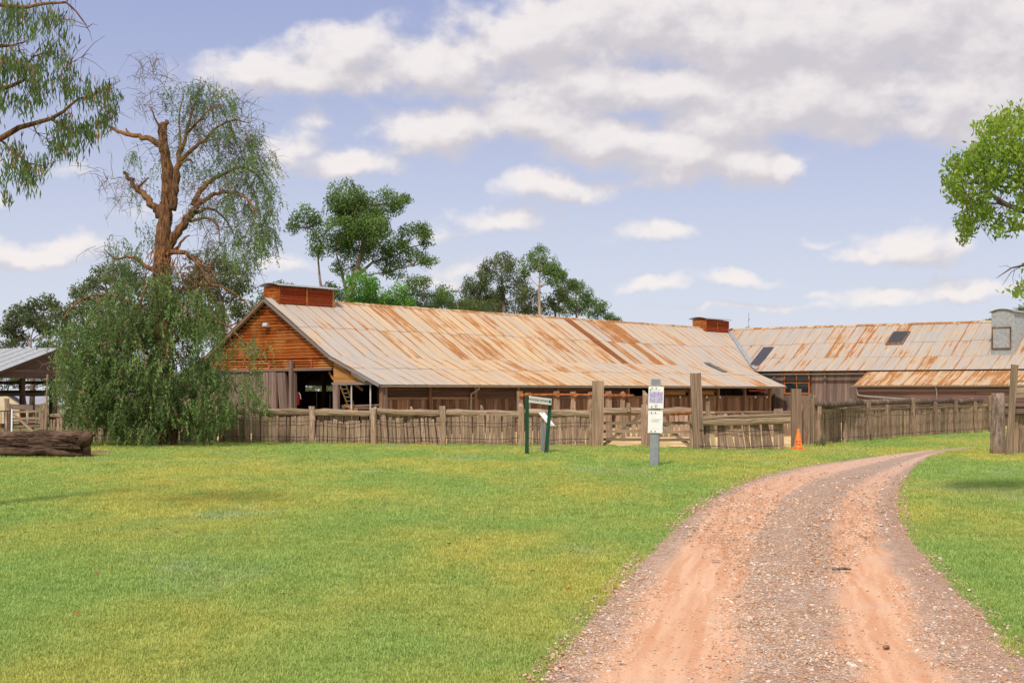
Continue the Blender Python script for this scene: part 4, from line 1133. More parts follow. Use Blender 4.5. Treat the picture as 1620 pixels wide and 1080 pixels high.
for (pa, pb) in ((1287, 1362), (1362, 1440), (1441, 1506), (1507, 1552)):
    a, b = along(fcp, at_px(fcp, pa))[0], along(fcp, at_px(fcp, pb))[0]; mid = (a+b)/2
    MB().tube([a+UP*1.53, a.lerp(b, .33)+UP*(1.50+R.uniform(-.03, .03)), a.lerp(b, .7)+UP*(1.52+R.uniform(-.03, .04)), b+UP*1.54], [.12, .135, .12, .125], 10).build('top_log', 'log_timber', fenceC, True)
for px in (1345, 1397, 1507, 1537):
    p, d = along(fcp, at_px(fcp, px)); c = p+UP*1.52
    pts = [c+Vector((0, math.cos(a_)*.15, math.sin(a_)*.15)) + d*.02*a_ for a_ in [k*.785 for k in range(9)]]
    MB().tube(pts, .012, 5).build('wire_tie', 'galvanised', fenceC)

# --- gate leaves between the two tall posts
def gate_leaf(px0, px1, py0, py1, label, stiles, rails, diag, group=None):
    a, b = G(px0, py0), G(px1, py1)
    g_ = empty('field_gate', (a+b)/2, label, 'gate', 'timber gate leaves between the gateposts')
    d = (b-a); Y = lambda px: a.y+(b.y-a.y)*(px-px0)/(px1-px0)
    for (px, top, w) in stiles: timber('stile', g_, 'board', 'fence_timber', P(px, py0-1+(py1-py0)*(px-px0)/(px1-px0), Y(px)-.02), P(px, top, Y(px)-.02), w, .09, (0, -1, 0))
    for (y0, y1) in rails: timber('rail', g_, 'board', 'rail_timber', P(px0, y0, Y(px0)), P(px1, y1, Y(px1)), .10, .045, (0, -1, 0))
    (xa, ya), (xb, yb) = diag; timber('brace', g_, 'board', 'rail_timber', P(xa, ya, Y(xa)+.05), P(xb, yb, Y(xb)+.05), .13, .04, (0, -1, 0))
    return g_
g1_ = gate_leaf(951, 1017, 706, 707.5, 'five-bar timber gate leaf beside the left gatepost, braced up towards its right', [(1019.5, 640, .22)], [(669, 668.5), (682, 682), (694.5, 695)], ((954, 705), (1015, 656)))
g2_ = gate_leaf(1026, 1097, 708, 710, 'timber gate leaf behind the grey notice post, braced down towards its right', [(1095, 655, .17), (1027, 655, .14)], [(670, 668), (684.5, 682.5), (696, 695)], ((1044, 668), (1094, 707)))
MB().tube([P(1062, 654.5, 49.2), P(1097, 652, 48.3)], .055, 8).build('hinge_pipe', 'pipe_rust', g2_, True)
MB().box(G(1084, 709.5)+UP*.04, (1.1, .12, .06)).build('base_plate', 'pipe_rust', g2_)
o_ = cross('cross_beam', fenceA, 953, 649.5, 1095, 650.5, 52.2, .28, .2); 
p, d = along([P(953, 650, 52.3), P(1095, 650, 52.3)], 1.0)
for px, py in ((994, 637),): timber('stub_post', fenceA, 'slab', 'rail_timber', P(px, 651, 52.0), P(px, py, 52.0), .13, .12, (0, -1, 0))
timber('gate_post', fenceA, 'slab', 'fence_timber', P(1021, 703, 52.4), P(1021, 623, 52.4), .2, .16, (0, -1, 0))

# --- pipe-rail yard fence behind
pr = empty('pipe_rail_fence', G(920, 697), 'inner yard fence of old posts carrying a rusty steel pipe rail, behind the palisade', 'fence')
ppts = [G(812, 697.0), G(1030, 697.0)]
for px, top in ((823, 620), (836, 621), (880.5, 620), (908, 619.5), (934, 620), (963, 620), (985, 620.5), (1021, 621)):
    a = G(px, 697); timber('post', pr, 'slab' if px % 2 else 'log', 'fence_timber', a-UP*.05, P(px+R.uniform(-1, 1), top, a.y), .24 if px != 836 else .2, .18, (0, -1, 0))
Yp = G(900, 697).y-.16
MB().tube([P(822, 624.5, Yp), P(900, 624, Yp), P(960, 625, Yp), P(1003, 625.5, Yp)], .045, 8).build('pipe_rail', 'pipe_rust', pr, True)
MB().tube([P(862, 628, Yp+.3), P(1000, 628.5, Yp+.3)], .022, 6).build('cable', 'bolt_dark', pr)
for px in (823, 836, 880.5, 908, 963, 985): MB().box(P(px+2, 624.2, Yp-.03), (.15, .06, .13)).build('bracket', 'pipe_rust', pr)
# --- inner palisade seen through the gate
ins = [G(935, 690.5), G(1130, 690.5), G(1262, 689)]
inner = empty('palisade_fence', ins[1].copy(), 'low inner palisade of tilted slabs seen through the gate across the yard', 'fence')
slabs(inner, ins, 0, plen(ins), lambda s: .95+R.uniform(-.05, .05), lean=-.05, w=(.16, .26), gap=(.0, .05), jit=.06)
timber('top_rail', inner, 'log', 'rail_timber', ins[0]+UP*1.05, ins[1]+UP*1.05, .16, .12, UP); timber('top_rail', inner, 'log', 'rail_timber', ins[1]+UP*1.05, ins[2]+UP*1.05, .16, .12, UP)
# small hooded lamps / hooks under the eaves are bolted to the wall
for px in (1076, 1098, 1118, 1139, 1195, 1213):
    c = on_side(px, 628, WALLU+.12); MB().box(c, (.10, .12, .13)).build('wall_bracket', 'pale_pole', shed)

# --- near fence at the right edge
nf = empty('palisade_fence', G(1580, 718.5), 'tall fence end with a thick round trunk post at the right edge', 'fence')
a = G(1579, 718.5)
pts = [a-UP*.1, a+UP*.3, P(1578.5, 690, a.y), P(1579, 660, a.y), P(1579, 640, a.y), P(1578.5, 621.5, a.y)]
MB().tube(pts, [.26, .245, .235, .225, .215, .20], 14).build('trunk_post', 'bark_gum', nf, True, label='thick round trunk post with peeling pale bark')
b0 = G(1595, 721); timber('leaning_board', nf, 'board', 'rail_timber', b0-UP*.05, P(1605.5, 577, b0.y), .20, .08, (0, -1, 0), 'tall board leaning to the right')
nfp = [G(1594, 718), G(1740, 716)]
slabs(nf, nfp, .05, plen(nfp), lambda s: 1.30+R.uniform(-.05, .05), w=(.2, .32), gap=(0, .04), light=0, mat='log_timber' if False else 'fence_timber')
for py0, w_, m_ in ((642, .14, 'log_timber'), (652, .26, 'log_timber')): cross('rail', nf, 1588, py0, 1740, py0-1, nfp[0].y-.12, w_, .2, m_)
timber('board', nf, 'board', 'rail_timber', P(1606, 621, nfp[0].y-.3), P(1740, 618, nfp[0].y-.3), .34, .05, (0, -1, 0))
timber('board', nf, 'board', 'rail_timber', P(1601, 603, nfp[0].y-.35), P(1740, 600, nfp[0].y-.35), .06, .05, (0, -1, 0))
timber('post', nf, 'log', 'fence_timber', nfp[1]-UP*.1, nfp[1]+UP*2.2, .3, .3)

# ================================================================== SIGNS AND THE CONE
def text(name, body, size, M, parent, mat, ext=.002, spacing=1.0):
    cu = bpy.data.curves.new(name, 'FONT'); cu.body = body; cu.size = size; cu.extrude = ext; cu.align_x = 'CENTER'; cu.align_y = 'CENTER'; cu.space_character = spacing; cu.resolution_u = 3
    tmp = bpy.data.objects.new(name, cu); me = bpy.data.meshes.new_from_object(tmp); bpy.data.objects.remove(tmp)
    me.materials.clear(); me.materials.append(MATS[mat]); me.name = name
    o = bpy.data.objects.new(name, me); COL.objects.link(o); o.parent = parent
    o.matrix_basis = world_of(parent).inverted() @ M; WM[o] = M; return o
def frame(org, x, n_):
    """matrix: x along x, z (text normal) along n_"""
    x = x.normalized(); z = n_.normalized(); y = z.cross(x).normalized(); x = y.cross(z)
    M = Matrix(((x.x, y.x, z.x, org.x), (x.y, y.y, z.y, org.y), (x.z, y.z, z.z, org.z), (0, 0, 0, 1))); return M
# green direction sign
a = G(833.5, 719.5); sg_ = empty('direction_sign', a, 'white fingerboard with dark lettering and arrow between two flaking green posts', 'sign')
timber('post', sg_, 'board', 'green_paint', a-UP*.1, P(833.8, 626.5, a.y), .12, .10, (0, -1, 0))
q = P(868, 716, a.y+.9); q.z = 0
timber('post', sg_, 'board', 'green_paint', q-UP*.1-Vector((.1, 0, 0)), P(871.5, 629.5, q.y), .11, .10, (0, -1, 0))
pa, pb = P(837.5, 631.2, a.y-.07), P(872, 635.5, q.y-.07)
xd = (pb-pa); nrm = Vector((xd.y, -xd.x, 0)).normalized()
pn = MB().bar(pa, pb, .205, .022, nrm).build('panel', 'sign_white', sg_)
M = frame(pa.lerp(pb, .44)+nrm*.0125, xd, nrm); text('lettering', 'WOOLSHED ENTRANCE', .098, M, pn, 'sign_ink')
ar = pa.lerp(pb, .925)+nrm*.013; xn = xd.normalized(); up_ = nrm.cross(xn)
mb = MB()
def fl2(pts): 
    v = [ar+xn*x+up_*y for x, y in pts]; mb.add(v+[p+nrm*.003 for p in v], [list(range(len(v)))[::-1], [i+len(v) for i in range(len(v))]])
fl2([(-.055, -.03), (0, -.03), (0, -.075), (.06, 0), (0, .075), (0, .03), (-.055, .03)])
mb.build('arrow', 'sign_ink', pn)
# lectern sign
b = G(862, 715.5); ls_ = empty('lectern_sign', b, 'low sign with a slanted white plate on a dark grey post', 'sign')
rot = Vector((.78, -.62, 0)).normalized(); pr_ = Vector((rot.y, -rot.x, 0))
timber('post', ls_, 'board', 'grey_post', b-UP*.1, P(862.5, 669, b.y), .24, .16, pr_)
# plate runs down to the right
tl, tr, bl, br = P(852.8, 651.8, b.y+.22), P(861.5, 651.8, b.y+.55), P(869.7, 672.6, b.y-.50), P(878.2, 672.8, b.y-.15)
nn = (tr-tl).cross(bl-tl).normalized(); nn = nn if nn.z > 0 else -nn
mb = MB(); c4 = [tl, bl, br, tr]; mb.add(c4+[c-nn*.03 for c in c4], [[0,1,2,3],[7,6,5,4],[0,4,5,1],[1,5,6,2],[2,6,7,3],[3,7,4,0]])
lp_ = mb.build('plate', 'sign_white', ls_)
def on_plate(u_, v_): return tl.lerp(tr, u_).lerp(bl.lerp(br, u_), v_)+nn*.004
mb = MB()
for (u0, u1, v0) in ((.25, .75, .52), (.3, .7, .56), (.25, .8, .66), (.25, .6, .70), (.2, .7, .9)):
    c4 = [on_plate(u0, v0), on_plate(u0, v0+.02), on_plate(u1, v0+.02), on_plate(u1, v0)]; mb.add(c4, [[0,1,2,3]])
mb.build('lettering', 'sign_faint', lp_)
mb = MB()
for (u_, v_) in ((.25, .07), (.5, .07), (.25, .93), (.5, .93)): mb.box(on_plate(u_, v_), (.03, .03, .01))
mb.build('bolt', 'bolt_dark', lp_)
# grey steel notice post
c = G(1034.5, 737.5); np_ = empty('notice_post', c, 'grey steel post carrying two white notices on the lawn before the gate', 'sign post')
pd = Vector((-.18, -1, 0)).normalized(); px_ = Vector((-pd.y, pd.x, 0))
if px_.x < 0: px_ = -px_
topz = EYE+(HY-599.5)/F*c.y
mb = MB(); lean = px_*.045
for (off, w, dd) in ((-pd*.0, .235, .012), (pd*-.20, .235, .012)):
    mb.bar(c+off-UP*.1, c+off+UP*topz+lean, w, dd, pd)
mb.bar(c-pd*.1-UP*.1, c-pd*.1+UP*topz+lean, .014, .185, pd)
mb.build('post', 'steel_post', np_)
def notice(pxc, y0, y1, wpx, name_label, mauve):
    z1, z0 = EYE+(HY-y0)/F*c.y, EYE+(HY-y1)/F*c.y
    ctr = P(pxc, (y0+y1)/2, c.y-.02); w = wpx/F*c.y
    o0 = ctr+pd*.02
    pl = MB(); hz = (z1-z0)/2
    M3 = Matrix((px_, pd, UP)).transposed()
    M3 = M3 @ Matrix.Rotation(.02, 3, 'Y')
    pl.box(o0, (w, .012, hz*2), M3); pn = pl.build('notice', 'sign_white', np_, label=name_label)
    def rect(mb, x0, x1, za, zb_, lift=.008): 
        v = [o0 + M3 @ Vector((x*w, lift, z*hz)) for x, z in ((x0, za), (x1, za), (x1, zb_), (x0, zb_))]; mb.add(v, [[0,1,2,3]])
    if mauve:
        mb = MB(); rect(mb, -.44, .44, -.52, .50); mb.build('picture', 'sign_mauve', pn)
        mb = MB(); rect(mb, -.30, .25, .60, .66); rect(mb, -.12, .15, -.70, -.66); rect(mb, -.12, .15, -.78, -.75); mb.build('lettering', 'sign_faint', pn)
        mb = MB(); rect(mb, -.42, -.34, .58, .72); mb.build('emblem', 'sign_ink', pn)
    else:
        mb = MB()
        for z, x0, x1 in ((.70, -.38, .25), (.22, -.28, .40), (.15, -.24, .30), (.05, -.28, .24), (-.0, -.28, .2), (-.62, -.25, .25)): rect(mb, x0, x1, z, z+.03)
        mb.build('lettering', 'sign_faint', pn)
    for (x, z) in ((-.27, .84), (0, .84), (-.27, -.84), (0, -.84)):
        q = o0 + M3 @ Vector((x*w, .012, z*hz)); MB().tube([q-pd*.01, q+pd*.012], .016, 6).build('bolt', 'bolt_dark', pn)
notice(1038.0, 611, 645.5, 24.0, 'upper notice with a mauve picture', True)
notice(1036.8, 649.5, 684.5, 23.3, 'lower notice with a few lines of faint print', False)
# cone
k0 = G(1263, 711.8); cn = empty('traffic_cone', k0, 'orange traffic cone with dark stencilled letters standing against the fence post', 'cone')
H = .72
mb = MB(); mb.box(k0+UP*.02, (.52, .50, .04), Matrix.Rotation(.12, 3, 'Z')); mb.box(k0+UP*.05, (.40, .38, .03), Matrix.Rotation(.12, 3, 'Z')); mb.build('base', 'cone_orange', cn)
MB().tube([k0+UP*z for z in (.05, .12, .13, H-.04, H)], [.155, .145, .135, .045, .035], 20).build('body', 'cone_orange', cn, True)
def cone_r(z): return .135+(.045-.135)*(z-.13)/(H-.17)
for (txt, z, s_) in (('I', .40, .10), ('ENT', .28, .085), ('OBI', .185, .085)):
    r_ = cone_r(z); n3 = Vector((-.12, -1, .14)).normalized(); M = frame(k0+Vector((-.01, 0, z))+n3*(r_*.96+.004), Vector((1, -.12, 0)), n3)
    text('lettering', txt, s_, M, cn, 'cone_mark', .004)
# ================================================================== FALLEN LOG (left)
L0, L1 = G(-60, 722), G(138, 722.5)
ctr = lambda t_: L0.lerp(L1, t_)
NS, NR = 70, 84
vs, fs = [], []
for i in range(NS):
    t_ = i/(NS-1); c0 = ctr(t_)+UP*.39
    flare = 1.0+.16*math.exp(-((t_-1)/.05)**2)-.04*math.sin(t_*9)
    for k in range(NR):
        a = 2*math.pi*k/NR
        rr_ = .42*flare*(1+.22*mnoise.noise(Vector((t_*5, math.cos(a)*1.3, math.sin(a)*1.3)))+.12*mnoise.noise(Vector((t_*9, math.cos(a)*5, math.sin(a)*5)))+.26*abs(mnoise.noise(Vector((t_*7, math.cos(a)*8, math.sin(a)*8))))-.10+.08*abs(mnoise.noise(Vector((t_*22, math.cos(a)*16, math.sin(a)*16)))))
        if t_ > .93: rr_ *= 1+.15*mnoise.noise(Vector((3, math.cos(a)*3, math.sin(a)*3)))
        jag = .12*mnoise.noise(Vector((9, math.cos(a)*2.5, math.sin(a)*2.5))) if i == NS-1 else 0
        vs.append(c0+Vector((jag + .04*math.sin(a*3)*(i == NS-1), math.cos(a)*rr_*1.05, math.sin(a)*rr_*.90)))
for i in range(NS-1):
    for k in range(NR):
        k2 = (k+1) % NR; fs.append([i*NR+k, i*NR+k2, (i+1)*NR+k2, (i+1)*NR+k])
fs.append([(NS-1)*NR+k for k in range(NR)]); fs.append([k for k in reversed(range(NR))])
lg = empty('fallen_log', ctr(.5), 'huge old fallen tree trunk with deeply furrowed brown bark lying on the lawn', 'log')
mb = MB(); mb.add(vs, fs); mb.build('trunk', 'log_bark', lg, True)
mb = MB()
pts = [P(-60, 712, 42.3), P(20, 713, 42.25), P(45, 715.5, 42.2), P(60, 711.5, 42.2), P(75, 713.5, 42.2), P(110, 718.5, 42.25), P(138, 720.5, 42.4)]
mb.tube(pts, [.09, .12, .11, .14, .12, .07, .03], 10); mb.build('split_strip', 'log_bark', lg, True, label='torn lower strip of bark and wood')
for k_ in range(11):
    x_ = R.uniform(-20, 100); y_ = R.uniform(686, 715); l_ = R.uniform(18, 45); r0_ = R.uniform(.025, .05)
    yy = 42.62-.20*math.cos((y_-702)/24*1.5)+.06
    mb = MB().tube([P(x_, y_, yy), P(x_+l_*.35, y_+R.uniform(-1.5, 1.5), yy-.03), P(x_+l_*.7, y_+R.uniform(-1.5, 2), yy-.03), P(x_+l_, y_+R.uniform(-1, 2), yy+.03)], [.01, r0_, r0_*.8, .01], 7); mb.build('bark_strip', 'log_bark', lg, True)
kn = [P(131, 700, 42.6), P(137, 692, 42.5), P(142, 684, 42.5)]
MB().tube(kn, [.20, .16, .11], 10).build('knot', 'log_bark', lg, True)
m_ = G(152, 717.5)
pts = [(m_.x+math.cos(a)*(.42+.07*math.sin(a*3)), m_.y+math.sin(a)*1.5) for a in [k*.314 for k in range(20)]]
mb = MB(); mb.add([Vector((x, y, .004)) for x, y in pts]+[Vector((m_.x, m_.y, .12))], [[k, (k+1) % 20, 20] for k in range(20)])
o = mb.build('mulch', 'mulch', None, True); tag(o, kind='structure')
x0, x1 = L0.x, L1.x+.4
o = poly_sheet('bare_earth', [(x0, L0.y-.75+.1*math.sin(0)), *[(x0+(x1-x0)*i/12, L0.y-.62-.13*math.sin(i*1.9)) for i in range(13)], (x1+.1, L0.y+.8), (x0, L0.y+.9)], .006, 'mulch')

# ================================================================== LEFT YARD: open shed, house, gate
gdir = Vector((-.34, -.94, 0)).normalized(); rdir = Vector((-.94, .34, 0)).normalized(); apx = P(90, 550, 80); AZ = apx.z
ob = empty('open_shed', Vector((apx.x, apx.y, 0)), 'open-sided timber shed with a low grey iron roof and brown boarded gable at the left', 'shed')
def S(g_, r_, z): return Vector((apx.x, apx.y, 0))+gdir*g_+rdir*r_+UP*z
HW, DR = 5.6, .275
mb = MB()
for sg in (1, -1):
    c4 = [S(0, -.3, AZ), S(0, 14, AZ), S(sg*HW, 14, AZ-HW*DR), S(sg*HW, -.3, AZ-HW*DR)]
    mb.add(c4+[c-UP*.05 for c in c4], [[0,1,2,3],[7,6,5,4],[0,4,5,1],[1,5,6,2],[2,6,7,3],[3,7,4,0]])
mb.build('roof', 'shed_roof', ob)
n_seam = 18
mb = MB()
for i in range(n_seam):
    r_ = -.3+14.3*i/n_seam; mb.bar(S(0, r_, AZ+.02), S(HW, r_, AZ-HW*DR+.02), .04, .012, UP)
mb.build('seam', 'shed_roof', ob)
zb0 = EYE+(HY-598)/F*78; k = 0; z = zb0
while z < AZ-.15:
    hw = min(HW, (AZ-z-.24)/DR)
    if hw > .3: timber('gable_board', ob, 'board', 'brown_shed_board', S(-hw, 0, z+.12), S(hw, -.02*(k % 2), z+.12), .26, .03, -rdir+UP*(-.2))
    z += .245; k += 1
for sg in (1, -1): timber('bargeboard', ob, 'board', 'wall_timber', S(0, -.3, AZ-.09), S(sg*HW, -.3, AZ-HW*DR-.09), .16, .04, -rdir)
for g_ in (-5.4, -2.7, 0, 2.7, 5.4):
    for r_ in (.1, 4.6, 9.2, 13.6): timber('post', ob, 'log', 'dark_timber', S(g_, r_, -.2), S(g_, r_, zb0+.05), .26, .26)
for r_ in (.1, 4.6, 9.2, 13.6): timber('beam', ob, 'log', 'dark_timber', S(-5.5, r_, 1.82), S(5.5, r_, 1.80), .18, .18)
for g_ in (-5.4, 0, 5.4): timber('beam', ob, 'log', 'dark_timber', S(g_, .1, 1.95), S(g_, 13.6, 1.95), .18, .18)
mb = MB()
for g_ in (-5.3, 5.3): mb.bar(S(g_, .1, 2.5), S(g_, 13.6, 2.5), .2, .03, gdir)
mb.build('eave_board', 'dark_timber', ob)

hs = empty('house', Vector((-38, 122, -3.3)), 'distant cream house with a pale grey roof seen through the open shed', 'house')
def Hp(px, py, Y): return P(px, py, Y)
mb = MB(); 
A_, B_, C_, D_ = Hp(7, 617.5, 118), Hp(84, 616.5, 124), Hp(106, 640, 119), Hp(42, 639, 112)
mb.add([A_, D_, C_, B_, A_-UP*.12, D_-UP*.12, C_-UP*.12, B_-UP*.12], [[0,1,2,3],[7,6,5,4],[0,4,5,1],[1,5,6,2],[2,6,7,3],[3,7,4,0]])
E_ = Hp(-34, 640, 124); F_ = Hp(40, 640, 130)
mb.add([A_+UP*.003, B_+UP*.003, F_, E_], [[0,1,2,3]]); mb.build('roof', 'grey_roof', hs)
mb = MB(); gb = lambda p: Vector((p.x, p.y, -3.4))
D2, E2, C2 = D_.lerp(C_, .02)-UP*.15, E_-UP*.15, C_-UP*.15+Vector((-.4, .4, 0))
mb.add([A_-UP*.15, D2, gb(D2), gb(E2), E2], [[0,1,2,3,4]]); mb.add([D2+Vector((0, .3, 0)), C2, gb(C2), gb(D2)], [[0,1,2,3]]); mb.build('wall', 'cream_wall', hs)
d_ = (C_-D_)
for (f0, f1) in ((.28, .36), (.4, .48), (.62, .74), (.8, .9)):
    a, b = D_.lerp(C_, f0)+Vector((0, -.02, -1.1)), D_.lerp(C_, f1)+Vector((0, -.02, -1.1))
    wn = MB().bar(a, b, 1.3, .06, (0, -1, 0)).build('window', 'sign_white', hs); MB().bar(a.lerp(b, .06)+Vector((0, -.05, 0)), a.lerp(b, .94)+Vector((0, -.05, 0)), 1.15, .02, (0, -1, 0)).build('pane', 'glass_dark', wn)
MB().bar(A_+Vector((0, -.1, -.05)), D_+Vector((0, -.1, -.1)), .25, .06, (0, -1, 0)).build('fascia', 'black_iron', hs)

# yard gate, posts and short slab fence on the left
Yg = 69.0
def z_at(py, Y=Yg): return EYE+(HY-py)/F*Y
yf = empty('palisade_fence', P(72, 684, Yg)*1.0, 'short slab fence with thick end post between the log and open shed', 'fence')
timber('post', yf, 'slab', 'fence_timber', P(69.5, 684, Yg), P(70, 637.5, Yg), .34, .28, (0, -1, 0), 'thick end post')
timber('stick', yf, 'log', 'rail_timber', P(72, 684, Yg-.3), P(75.5, 592, Yg-.3), .09, .09, (0, -1, 0), 'thin pole standing against the end post')
timber('top_rail', yf, 'log', 'rail_timber', P(76, 657.5, Yg), P(150, 657, Yg), .2, .2, UP); timber('top_rail', yf, 'log', 'rail_timber', P(150, 657, Yg), P(235, 657.5, Yg), .2, .2, UP)
sp = [Vector((P(78, 684, Yg).x, Yg, 0)), Vector((P(235, 684, Yg).x, Yg, 0))]
slabs(yf, sp, 0, plen(sp), lambda s: .58+.12*math.sin(s*3)+R.uniform(-.08, .08), w=(.10, .16), gap=(.02, .06))
yg = empty('yard_gate', P(40, 684, Yg), 'small old timber rail gate with a diagonal brace and white post behind the log', 'gate')
MB().bar(P(18.5, 684, Yg-.1), P(19, 647, Yg-.1), .07, .07).build('stile', 'sign_white', yg)
for y in (650.5, 661.5, 666.5, 673.5): timber('rail', yg, 'board', 'rail_timber', P(19, y+1, Yg), P(66, y-.5, Yg), .11, .04, (0, -1, 0))
timber('brace', yg, 'board', 'rail_timber', P(21, 655, Yg-.06), P(55, 684, Yg-.06), .12, .04, (0, -1, 0))
for px in (32, 53): MB().bar(P(px, 684, Yg+.1), P(px, 650, Yg+.1), .05, .05).build('bar', 'pipe_rust', yg)
nb = empty('board_fence', P(-10, 684, Yg+2), 'low fence of dark bars and a weathered plank left of the small yard gate', 'fence')
for i in range(12):
    px = -40+i*5.2; MB().bar(P(px, 686, Yg+1), P(px, 650, Yg+1), .03, .03).build('bar', 'black_iron' if i % 4 else 'pipe_rust', nb)
MB().bar(P(-45, 650, Yg+1), P(20, 650, Yg+1), .06, .05, UP).build('rail', 'black_iron', nb)
timber('plank', nb, 'board', 'grey_wall_timber', P(15, 643, Yg+3), P(52, 644.5, Yg+3), .26, .05, (0, -1, 0))
for px in (15.5, 50): timber('post', nb, 'slab', 'dark_timber', P(px, 684, Yg+3.1), P(px, 640, Yg+3.1), .2, .15, (0, -1, 0))
timber('post', nb, 'log', 'fence_timber', P(11, 684, Yg+2), P(11, 630, Yg+2), .24, .24, (0, -1, 0), 'old round post with a notched head')

# sticks and a stone on the road
st = G(1331, 908); o = MB().tube([st+Vector((-.10, 0, .055)), st+Vector((0, .02, .062)), st+Vector((.11, .0, .055))], [.012, .016, .010], 7).build('stick', 'bark_grey', None, True)
tag(o, 'short dark stick lying on the middle of the gravel track', 'stick')
k_ = G(1402, 1029); me = stone_mesh(33); me.materials.clear(); me.materials.append(MATS['mulch']); o = bpy.data.objects.new('stone', me); COL.objects.link(o); o.location = k_+UP*.03; o.scale = (.028,)*3
tag(o, 'single dark stone on the smooth right wheel track', 'stone')

# ================================================================== TREES
class Leaves:
    def __init__(s): s.c = []; s.d = []; s.l = []; s.w = []; s.t = []
    def add(s, c, d, l, w, t): s.c.append(c); s.d.append(d); s.l.append(l); s.w.append(w); s.t.append(t)
    def build(s, name, mat, parent, fold=.25, wide=.45):
        c, d, l, w, t = (np.concatenate(q) for q in (s.c, s.d, s.l, s.w, s.t))
        d /= np.linalg.norm(d, axis=1, keepdims=True)+1e-9
        r = rng.normal(size=d.shape); sd = np.cross(d, r); sd /= np.linalg.norm(sd, axis=1, keepdims=True)+1e-9
        l, w = l[:, None], w[:, None]
        base = c-d*l*.5; mid = c+d*l*(wide-.5)
        nrm = np.cross(d, sd)*w*fold
        v = np.stack([base, mid+sd*w*.5+nrm, c+d*l*.5, mid-sd*w*.5+nrm], 1).reshape(-1, 3)
        v -= np.array(world_of(parent).translation)
        f = np.arange(len(v)).reshape(-1, 4)
        me = mesh(name, v, f, mat, tint=np.repeat(t, 4))
        o = bpy.data.objects.new(name, me); COL.objects.link(o); o.parent = parent; o['kind'] = 'stuff'
        return o
def unit(n_): 
    v = rng.normal(size=(n_, 3)); return v/np.linalg.norm(v, axis=1, keepdims=True)
def curve3(a, b, bend, n_=6):
    a, b = Vector(a), Vector(b); out = []
    for i in range(n_+1):
        t = i/n_; out.append(a.lerp(b, t)+bend*math.sin(math.pi*t)+Vector((R.gauss(0, 1), R.gauss(0, 1), R.gauss(0, 1)))*(b-a).length*.015*(0 < i < n_))
    return out
NVERT = [0]
def gum(name, label, Y, base, trunk, clumps, leaf=(.24, .085), dens=1.0, mat='leaf_gum', barkm='bark_gum', r0=.35, group=None, depth=.75, tintshift=0.0, cat='tree', hang=.5, extra_trunks=()):
    """trunk: list of (px, py); clumps: (px, py, rx, ry) in photograph pixels at distance Y"""
    sc_ = Y/F
    gz = far_h((base[0]-CX)*sc_, Y)
    b = Vector(((base[0]-CX)*sc_, Y, gz-.05))
    root = empty(name, b, label, cat, group)
    wood_ = MB(); paths = []
    for tk in (trunk,)+tuple(extra_trunks):
        pts = [Vector(((px-CX)*sc_, Y+R.uniform(-.3, .3), EYE+(HY-py)*sc_)) for px, py in tk]
        if tk is trunk: pts = [b]+pts
        rs = [r0*(1-.75*i/max(1, len(pts)-1)) for i in range(len(pts))]
        if tk is not trunk: rs = [q*.36 for q in rs]
        wood_.tube(pts, rs, 8); paths += pts
    lv = Leaves()
    for (px, py, rx, ry) in clumps:
        rx, ry = rx*sc_*1.05, ry*sc_*1.28; ryd = (rx+ry)/2*depth*1.3
        c = Vector(((px-CX)*sc_, Y+R.uniform(-1, 1)*ryd*1.2, EYE+(HY-py)*sc_))
        cand = [q for q in paths if q.z < c.z-ry*.3] or [paths[0]]
        st_ = min(cand, key=lambda q: (q-c).length + (c.z-q.z)*.25)
        limb = curve3(st_, c-Vector((0, 0, ry*.3)), Vector((0, 0, (c-st_).length*.05)))
        k_ = max(.04, r0*.19); wood_.tube(limb, [k_*(1-.7*i/6) for i in range(7)], 6, False)
        paths.append(limb[4])
        ntw = int(7+rx*4)
        # sub clumps on the shell
        nsub = int(np.clip(10*rx*ry/.9, 10, 46))
        sub = unit(nsub)*(rng.uniform(.35, 1.0, (nsub, 1))**.6); sub[:, 2] = sub[:, 2]*.95+.03
        subc = np.array(c)+sub*np.array([rx, ryd, ry])*.88
        for q in subc[:ntw]:
            tw = curve3(limb[R.choice((3, 4, 5, 6))], Vector(q), Vector((0, 0, R.uniform(-.1, .1))), 3); wood_.tube(tw, [k_*.35, k_*.25, k_*.15, .015], 4, False)
        sr = .30*min(rx, ry)+.28
        nl = int(dens*(46*sr*sr/(leaf[0]*leaf[1]*12)))
        for q in subc:
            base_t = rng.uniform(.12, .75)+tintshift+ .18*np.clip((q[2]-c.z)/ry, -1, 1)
            off = unit(nl)*(rng.uniform(0, 1, (nl, 1))**.45)*sr*np.array([1.05, 1.05, .9]); 
            off[:, 2] -= .10*sr
            d = unit(nl)*.8+off/sr*.5; d[:, 2] -= hang
            lv.add(q+off, d, leaf[0]*rng.uniform(.6, 1.3, nl), leaf[1]*rng.uniform(.7, 1.3, nl), np.clip(base_t+rng.normal(0, .16, nl), 0, 1))
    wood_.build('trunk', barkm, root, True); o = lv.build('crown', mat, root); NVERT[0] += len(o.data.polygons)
    return root
BG = 'gum trees rising beyond the sheds'
